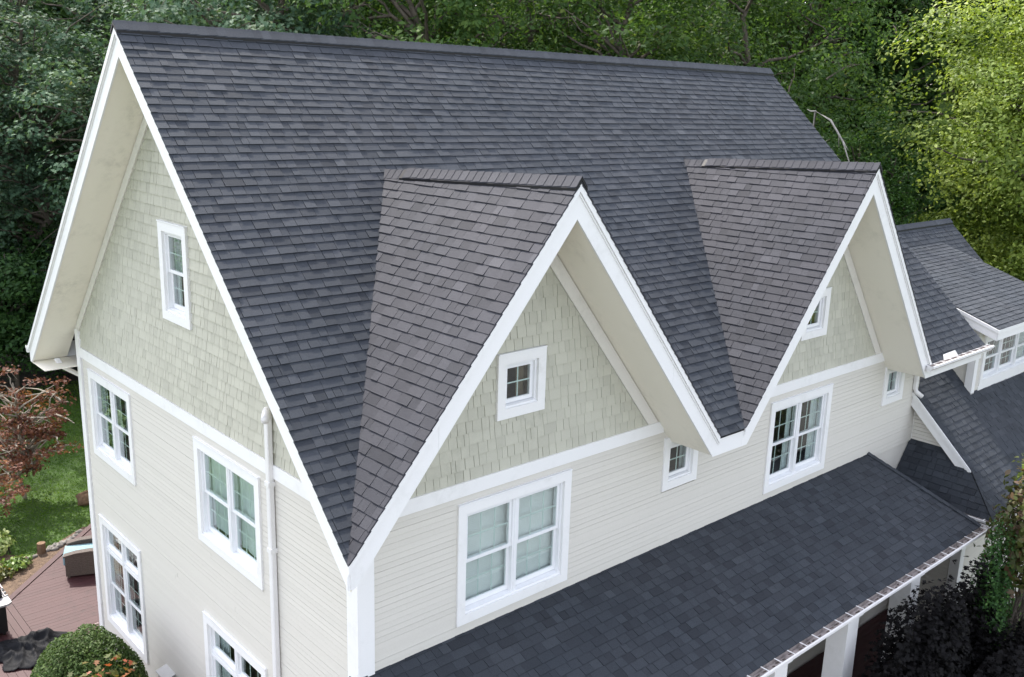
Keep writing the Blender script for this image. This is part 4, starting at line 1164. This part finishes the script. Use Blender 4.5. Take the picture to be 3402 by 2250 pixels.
# japanese maple by the lawn
mr = np.random.default_rng(17)
JM = crown_tree(mr, 4.4, 2.0, 0.7, 84, 52, 0.34, 0.105, LEAF_MAPLE, 'leaf_red', 0.38, twig=85, trunk_r=.055, bark='bark_pale', tone0=.5, bare=30, hollow=2.0)
place('japanese_maple', JM, (1.35, 21.2, ZG), 0.6, (1.0, 1.0, 1.0), 'small red-leaved maple with pale bare twigs on the lawn', 'tree')
place('japanese_maple', JM, (-0.35, 19.2, ZG), 3.6, (0.85, 0.85, 0.68), 'low spreading red maple with bare twigs beside the planting bed', 'tree')

def shrub(name, loc, rx, ry, z0, z1, n, leaf, shape, mat, label, seed, shell=0.35, tone0=.5, up=.4, stems=14, core=None, rough=.12, tip=None, bark='bark'):
    rng = np.random.default_rng(seed)
    o = empty(name, loc, label, 'shrub')
    d = rng.normal(size=(n, 3)); d /= np.linalg.norm(d, axis=1, keepdims=True)
    d[:, 2] = np.abs(d[:, 2])*np.where(rng.random(n) < .8, 1, -.6)
    th = np.arctan2(d[:, 1], d[:, 0])
    mod = 1+rough*(np.sin(3*th+2.1*d[:, 2]+seed)+np.sin(5*th-4*d[:, 2]+seed*2)+.6*np.sin(11*th+7*d[:, 2]))*.5
    r = (1-shell*rng.random(n)**1.6)*mod
    hz = (z1-z0)
    P = np.column_stack([d[:, 0]*rx*r, d[:, 1]*ry*r, (z0-loc[2])+hz*.45+d[:, 2]*hz*.55*r])
    P[:, 2] = np.maximum(P[:, 2], .05)
    Nn = d*.7+np.array([0, 0, up])+rng.normal(size=(n, 3))*.5
    tone = tone0+rng.normal(0, .17, n)+.12*np.sin(9*th+5*d[:, 2])
    if tip: tone = tone+tip*(d[:, 2] > .35)*(rng.random(n) < .5)
    me = leaf_mesh('foliage', P, Nn, leaf*rng.uniform(.6, 1.35, n), tone, shape, mat, rng)
    c = bpy.data.objects.new('foliage', me); COL.objects.link(c); c.parent = o
    sm = MB()
    for k in range(stems):
        a = np.array([rng.normal()*.12, rng.normal()*.12, -.05]); e = P[rng.integers(n)]*np.array([.9, .9, .95])
        sm.tube(limb_path(a, e, rng, .08, 5), [.03*(1-.8*j/5) for j in range(6)], 5, cap=False)
    s_ = sm.mesh('stems'); s_.materials.append(MATS[bark]); q = bpy.data.objects.new('stems', s_); COL.objects.link(q); q.parent = o
    return o
shrub('boxwood_shrub', (-1.52, 6.45, ZG), 1.10, 1.2, ZG+.1, -3.93, 46000, 0.056, LEAF_SMALL, 'leaf_box', 'large clipped green boxwood dome against the left wall', 41, shell=.4, rough=.03)
shrub('red_tipped_shrub', (-1.75, 5.05, ZG), 0.85, 0.55, ZG+.1, -3.95, 2200, 0.12, LEAF_MAPLE, 'leaf_orange', 'loose shrub with orange-red leaf tips in front of the boxwood dome', 42, shell=.8, tone0=.35, tip=.4, rough=.3, stems=22)
shrub('dark_purple_shrub', (10.9, -2.98, ZG), 3.0, 0.48, ZG+.1, -3.45, 17000, 0.10, LEAF_MAPLE, 'leaf_purple', 'dark purple-black leaved shrub in front of the porch', 44, shell=.6, rough=.30)
shrub('dark_purple_shrub', (12.6, -3.75, ZG), 2.3, 0.7, ZG+.1, -4.7, 13000, 0.10, LEAF_MAPLE, 'leaf_purple', 'low dark shrub under the red and green leaved bush', 45, shell=.6, rough=.30)
shrub('autumn_shrub', (14.15, -3.35, ZG), 1.1, 0.75, -5.0, -1.55, 2600, 0.16, LEAF_OVAL, 'leaf_mixed', 'tall bush with mottled green and dusky red leaves at the wing corner', 46, shell=.6, tone0=.45, rough=.3, stems=24)
shrub('evergreen_shrub', (13.15, -3.02, ZG), 0.5, 0.42, ZG+.2, -2.75, 7000, 0.07, LEAF_SMALL, 'leaf_dark', 'narrow dark evergreen between the porch gutter and the mottled bush', 47, shell=.5, rough=.2, tone0=.4)
shrub('young_vine', (14.75, -2.95, ZG), 0.4, 0.3, -3.6, -1.25, 420, 0.13, LEAF_OVAL, 'leaf_bright', 'bright green leafy shoots climbing past the wing gutter', 48, shell=.9, rough=.4, stems=10)

# grass on the lawn by the deck
n = 90000
gx, gy = r_.uniform(-3, 9, n), r_.uniform(14.5, 33, n)
keep = (gy-gx) > 15.6
gx, gy = gx[keep], gy[keep]; n = len(gx)
pt = 0.5+0.25*np.sin(gx*1.1+gy*.6)+.2*np.sin(gy*1.9-gx*.5)
gm = leaf_mesh('grass', np.column_stack([gx, gy, np.full(n, ZG+.03)]), r_.normal(size=(n, 3))*np.array([1, 1, .35]), r_.uniform(.05, .11, n), .45*pt+.25+r_.normal(0, .15, n), LEAF_SMALL*np.array([1, .35]), 'grass_blade', r_)
tag(link('grass', gm), 'short mown green lawn grass beyond the deck', 'grass', kind='stuff')

# ------------------------------------------------------------------ deck, bed and stones
bed = MB(); bed.poly([(x, y, ZG+.25) for x, y in ((-3.4, 11.4), (2.3, 17.2), (1.9, 17.5), (1.0, 16.9), (0.2, 16.5), (-0.4, 17.2), (-1.6, 17.6), (-4.5, 16), (-4.5, 11.4))])
tag(bed.build('planting_bed', 'mulch'), kind='structure')
deck = empty('deck', (1.5, 12.5, ZG), 'red-brown boarded deck behind the house corner', 'deck')
df = MB(); df.prism([(-3.2, 8.4, ZD-.2), (-0.1, 8.4, ZD-.2), (-0.1, 10.4, ZD-.2), (9, 10.4, ZD-.2), (9, 17.9, ZD-.2), (2.9, 17.9, ZD-.2), (-3.2, 11.8, ZD-.2)], (0, 0, .155)); df.build('frame', 'porch_floor', deck)
y = 8.6; bw_ = 0.142; k = 0
while y < 17.75:
    x0 = -1.02 if y+bw_ < 13.80 else (y+bw_)-14.82+.02
    xa = x0+ (0 if y+bw_ < 13.80 else 0)
    x1 = 8.9
    y1 = y+bw_-.005
    m = MB()
    if y+bw_ < 13.80: P = [(-0.98, y), (x1, y), (x1, y1), (-0.98, y1)]
    else: P = [(y-14.72, y), (x1, y), (x1, y1), (y1-14.72, y1)]
    if y < DEP+.05:
        P = [(-0.98, y), (-0.06, y), (-0.06, y1), (-0.98, y1)]
    m.prism([(a, b, ZD-.03) for a, b in P], (0, 0, .03+random.uniform(-.0015, .0015)), min(1, max(0, random.gauss(.5, .2)))); m.build('board', 'deck_board', deck)
    y += bw_; k += 1
m = MB(); m.prism([(-1.13, 8.5, ZD-.03), (-.99, 8.5, ZD-.03), (-.99, 13.78, ZD-.03), (-1.13, 13.84, ZD-.03)], (0, 0, .034)); m.build('border_board', 'deck_board', deck)
for k in range(14):
    xa = -1.28-k*.149; yb = xa+14.96-.12
    m = MB(); m.prism([(xa, 8.5, ZD-.03), (xa+.143, 8.5, ZD-.03), (xa+.143, yb+.143, ZD-.03), (xa, yb, ZD-.03)], (0, 0, .031), random.gauss(.5, .2)); m.build('board', 'deck_board', deck)
m = MB(); m.prism([(-3.2, 11.78, ZD-.03), (-3.2, 11.66, ZD-.03), (-1.14, 13.72, ZD-.03), (-1.14, 13.84, ZD-.03)], (0, 0, .034)); m.build('border_board', 'deck_board', deck)
m = MB(); m.prism([(-1.13, 13.85, ZD-.03), (-.985, 13.78, ZD-.03), (3.05, 17.82, ZD-.03), (2.86, 17.84, ZD-.03)], (0, 0, .034)); m.build('border_board', 'deck_board', deck)
m = MB()
for k in range(26):
    x, y = random.uniform(-.9, .8), random.uniform(10.4, 11.6); l_ = random.uniform(.03, .16)
    m.prism([(x, y, ZD+.0025), (x+l_, y+random.uniform(-.004, .01), ZD+.0025), (x+l_*.8, y+.022, ZD+.0025), (x+.01, y+.016, ZD+.0025)], (0, 0, .0008))
tag(m.build('worn_paint', 'deck_scuff', deck), kind='stuff')
def stone(x, y, z, r, seed):
    rng = np.random.default_rng(seed); m = MB(); nu, nv = 9, 6
    ph = rng.uniform(0, 6.28, 4); s = rng.uniform(.7, 1.2, 3)*np.array([1.1, .9, .65])
    for j in range(nv+1):
        for i in range(nu):
            a, b = 2*math.pi*i/nu, math.pi*j/nv
            d = np.array([math.cos(a)*math.sin(b), math.sin(a)*math.sin(b), math.cos(b)])
            q = 1+.14*math.sin(3*a+ph[0]+2*b)+.10*math.sin(5*b+ph[1]+a*2)
            m.v.append(tuple(np.array([x, y, z+r*.35])+d*s*r*q)); m.t.append(.5)
    for j in range(nv):
        for i in range(nu): m.f.append((j*nu+i, (j+1)*nu+i, (j+1)*nu+(i+1) % nu, j*nu+(i+1) % nu))
    return m.build('edging_stone', 'stone', None, True)
for k, (x, y) in enumerate([(0.013, 16.467), (0.183, 16.37), (0.316, 16.419), (0.67, 16.573), (0.785, 16.683), (0.843, 16.515), (0.935, 16.726), (0.982, 16.607), (1.11, 16.752), (1.197, 16.765), (1.296, 16.811), (1.407, 16.892), (1.55, 17.0), (1.7, 17.15)]):
    tag(stone(x, y, -7.06, random.uniform(.065, .115), k+3), 'pale rounded stone edging the bed beside the deck', 'stone', 'edging stones along the planting bed')
bo_ = stone(2.75, 19.7, ZG, .36, 77); bo_.data.materials[0] = MATS['wood_post']; bo_.name = 'boulder'
tag(bo_, 'brown boulder on the lawn behind the house corner', 'stone')
m = MB(); m.prism([(.508+.11*math.cos(t), 16.55+.11*math.sin(t), -7.1) for t in np.linspace(0, 5.9, 9)], (.01, 0, .34))
tag(m.build('wooden_stump', 'wood_post', None), 'short weathered wooden stump between the edging stones', 'stump')
shrub('variegated_plant', (-0.45, 17.2, ZG+.2), .5, .42, ZG+.2, -6.45, 520, .15, LEAF_OVAL, 'leaf_variegated', 'pale variegated leafy plant at the lawn edge of the bed', 61, shell=.9, tone0=.75, rough=.3, stems=10)
shrub('bed_plant', (-0.25, 16.05, ZG+.2), .42, .32, ZG+.2, -6.75, 380, .13, LEAF_OVAL, 'leaf_variegated', 'low green plant in the mulch beside the stones', 62, shell=.9, tone0=.35, rough=.3, stems=6)
shrub('bed_plant', (-0.75, 15.75, ZG+.2), .38, .35, ZG+.2, -6.8, 360, .12, LEAF_OVAL, 'leaf_orange', 'low yellowing plant in the mulch nearest the grill', 63, shell=.9, tone0=.3, rough=.3, stems=6)

# ------------------------------------------------------------------ armchair
def chair(loc, ang):
    o = empty('wicker_armchair', loc, 'brown wicker armchair with pale teal cushions on the deck', 'chair')
    o.rotation_euler = (0, 0, ang)
    def add(mb, name, mat, smooth=False):
        me = mb.mesh(name); me.materials.append(MATS[mat]); c = bpy.data.objects.new(name, me); COL.objects.link(c); c.parent = o
        if smooth:
            for p in me.polygons: p.use_smooth = True
            b = c.modifiers.new('bevel', 'BEVEL'); b.width = .02; b.segments = 2
        return c
    # local: x from seat front (0) to back (0.92); y from near arm (0) to far arm (0.9)
    for y0 in (0.0, 0.76):
        m = MB(); m.prism([(0.0, y0, .06), (.86, y0, .06), (.92, y0, .62), (.60, y0, .66), (.25, y0, .64), (0.0, y0, .58)], (0, .13, 0)); a = add(m, 'arm', 'wicker')
        t = MB(); t.prism([(-.03, y0-.03, .585), (.25, y0-.03, .645), (.60, y0-.03, .665), (.93, y0-.03, .625), (.93, y0-.03, .66), (.60, y0-.03, .70), (.25, y0-.03, .68), (-.03, y0-.03, .62)], (0, .19, 0)); add(t, 'arm_rail', 'wicker')
        for k in range(11):     # woven ribs
            s = MB(); z = .10+k*.047; s.prism([(.004, y0-.006 if y0 == 0 else y0+.13, z), (.865, y0-.006 if y0 == 0 else y0+.13, z), (.868, y0-.006 if y0 == 0 else y0+.13, z+.032), (.004, y0-.006 if y0 == 0 else y0+.13, z+.032)], (0, .006, 0)); add(s, 'weave', 'wicker')
    m = MB(); m.box(.02, .86, .13, .76, .08, .30); add(m, 'seat_base', 'wicker')
    m = MB(); m.prism([(.72, .13, .30), (.80, .13, .30), (1.0, .13, .92), (.93, .13, .92)], (0, .63, 0)); add(m, 'back', 'wicker')
    m = MB(); m.box(-.06, .74, .14, .75, .30, .57); add(m, 'seat_cushion', 'teal_cushion', True)
    m = MB(); m.prism([(.58, .16, .44), (.73, .16, .44), (.92, .16, .98), (.80, .16, 1.0)], (0, .57, 0)); add(m, 'back_cushion', 'teal_cushion', True)
    for x, y in ((.03, .03), (.80, .03), (.03, .80), (.80, .80)):
        m = MB(); m.box(x, x+.06, y, y+.06, 0, .09); add(m, 'leg', 'wicker')
    return o
chair((0.39, 14.06, ZD), -0.40)

# ------------------------------------------------------------------ grill
def grill():
    o = empty('gas_grill', (-1.72, 12.75, ZD), 'black gas grill with a steel side shelf on the deck edge', 'grill')
    def B_(name, mat, *b):
        m = MB(); m.box(*b); return m.build(name, mat, o)
    B_('cart', 'grill_black', -2.02, -1.42, 12.25, 13.15, ZD+.08, ZD+.80)
    B_('firebox', 'grill_black', -2.04, -1.40, 12.22, 13.18, ZD+.80, ZD+.95)
    m = MB(); pts = [(-2.02, 0, .95), (-1.46, 0, .95), (-1.47, 0, 1.12), (-1.58, 0, 1.25), (-1.80, 0, 1.28), (-1.96, 0, 1.2)]
    m.prism([(a, 12.27, ZD+c) for a, _, c in pts], (0, .86, 0)); l_ = m.build('lid', 'grill_black', o)
    m = MB(); m.tube([(-1.42, 12.36, ZD+1.09), (-1.42, 13.04, ZD+1.09)], .018, 8); m.build('handle', 'stainless', l_)
    m = MB(); m.prism([(-1.46, 12.24, ZD+.80), (-1.34, 12.24, ZD+.82), (-1.40, 12.24, ZD+.955), (-1.46, 12.24, ZD+.955)], (0, .92, 0)); cp = m.build('control_panel', 'stainless', o)
    for k in range(5):
        y = 12.36+k*.17; m = MB(); m.tube([(-1.375, y, ZD+.885), (-1.325, y, ZD+.90)], .032, 10); m.build('knob', 'red_knob' if k == 3 else 'stainless', cp)
    m = MB(); m.prism([(-2.0, 11.86, ZD+.90), (-1.44, 11.86, ZD+.90), (-1.36, 11.93, ZD+.90), (-1.36, 12.215, ZD+.90), (-2.0, 12.215, ZD+.90)], (0, 0, .045)); m.build('side_shelf', 'stainless', o)
    m = MB(); m.prism([(-2.0, 13.185, ZD+.90), (-1.38, 13.185, ZD+.90), (-1.38, 13.55, ZD+.90), (-2.0, 13.55, ZD+.90)], (0, 0, .045)); m.build('side_shelf', 'stainless', o)
    for x in (-1.96, -1.50):
        for y in (12.3, 13.05):
            m = MB(); m.tube([(x-.02, y, ZD+.045), (x+.03, y, ZD+.045)], .045, 10); m.build('wheel', 'grill_black', o)
grill()
# ------------------------------------------------------------------ crumpled cover
def cover():
    rng = np.random.default_rng(8); m = MB(); nu = 56
    c = np.array([-1.30, 11.22])
    def h(x, y):
        r = math.hypot(x/.78, y/.66); b = max(0, 1-r**2.4)
        q = .35*math.sin(3.1*y+2*x)+.25*math.sin(4.3*x-1.7*y)
        w = .11*(1-abs(math.sin(3.2*x+4.5*y+q*3)))**1.6+.09*(1-abs(math.sin(7*x-4*y+1.7+q*4)))**2+.05*(1-abs(math.sin(13*y+5*x+q*5)))**2.5+.05*math.sin(2*x+3*y)
        ridge = .16*math.exp(-((x-.38)**2/.02+(y-.30)**2/.05))
        return b**.5*(.10+w)+ridge*b**.2+.006
    ids = {}
    for i in range(nu+1):
        for j in range(nu+1):
            x, y = -0.95+1.9*i/nu, -0.85+1.7*j/nu
            th = math.atan2(y, x); lim = 1+.14*math.sin(3*th+1)+.10*math.sin(7*th)
            r = math.hypot(x/.78, y/.66)/lim
            if r > 1.0: continue
            ids[(i, j)] = len(m.v); m.v.append((c[0]+x, c[1]+y, ZD+.004+h(x/lim, y/lim))); m.t.append(.5)
    for i in range(nu):
        for j in range(nu):
            q = [(i, j), (i+1, j), (i+1, j+1), (i, j+1)]
            if all(k in ids for k in q): m.f.append(tuple(ids[k] for k in q))
    o = m.build('grill_cover', 'cover_fabric', None, True)
    s = o.modifiers.new('solid', 'SOLIDIFY'); s.thickness = .004; s.offset = -1
    tag(o, 'crumpled black fabric cover lying on the deck', 'cover')
cover()
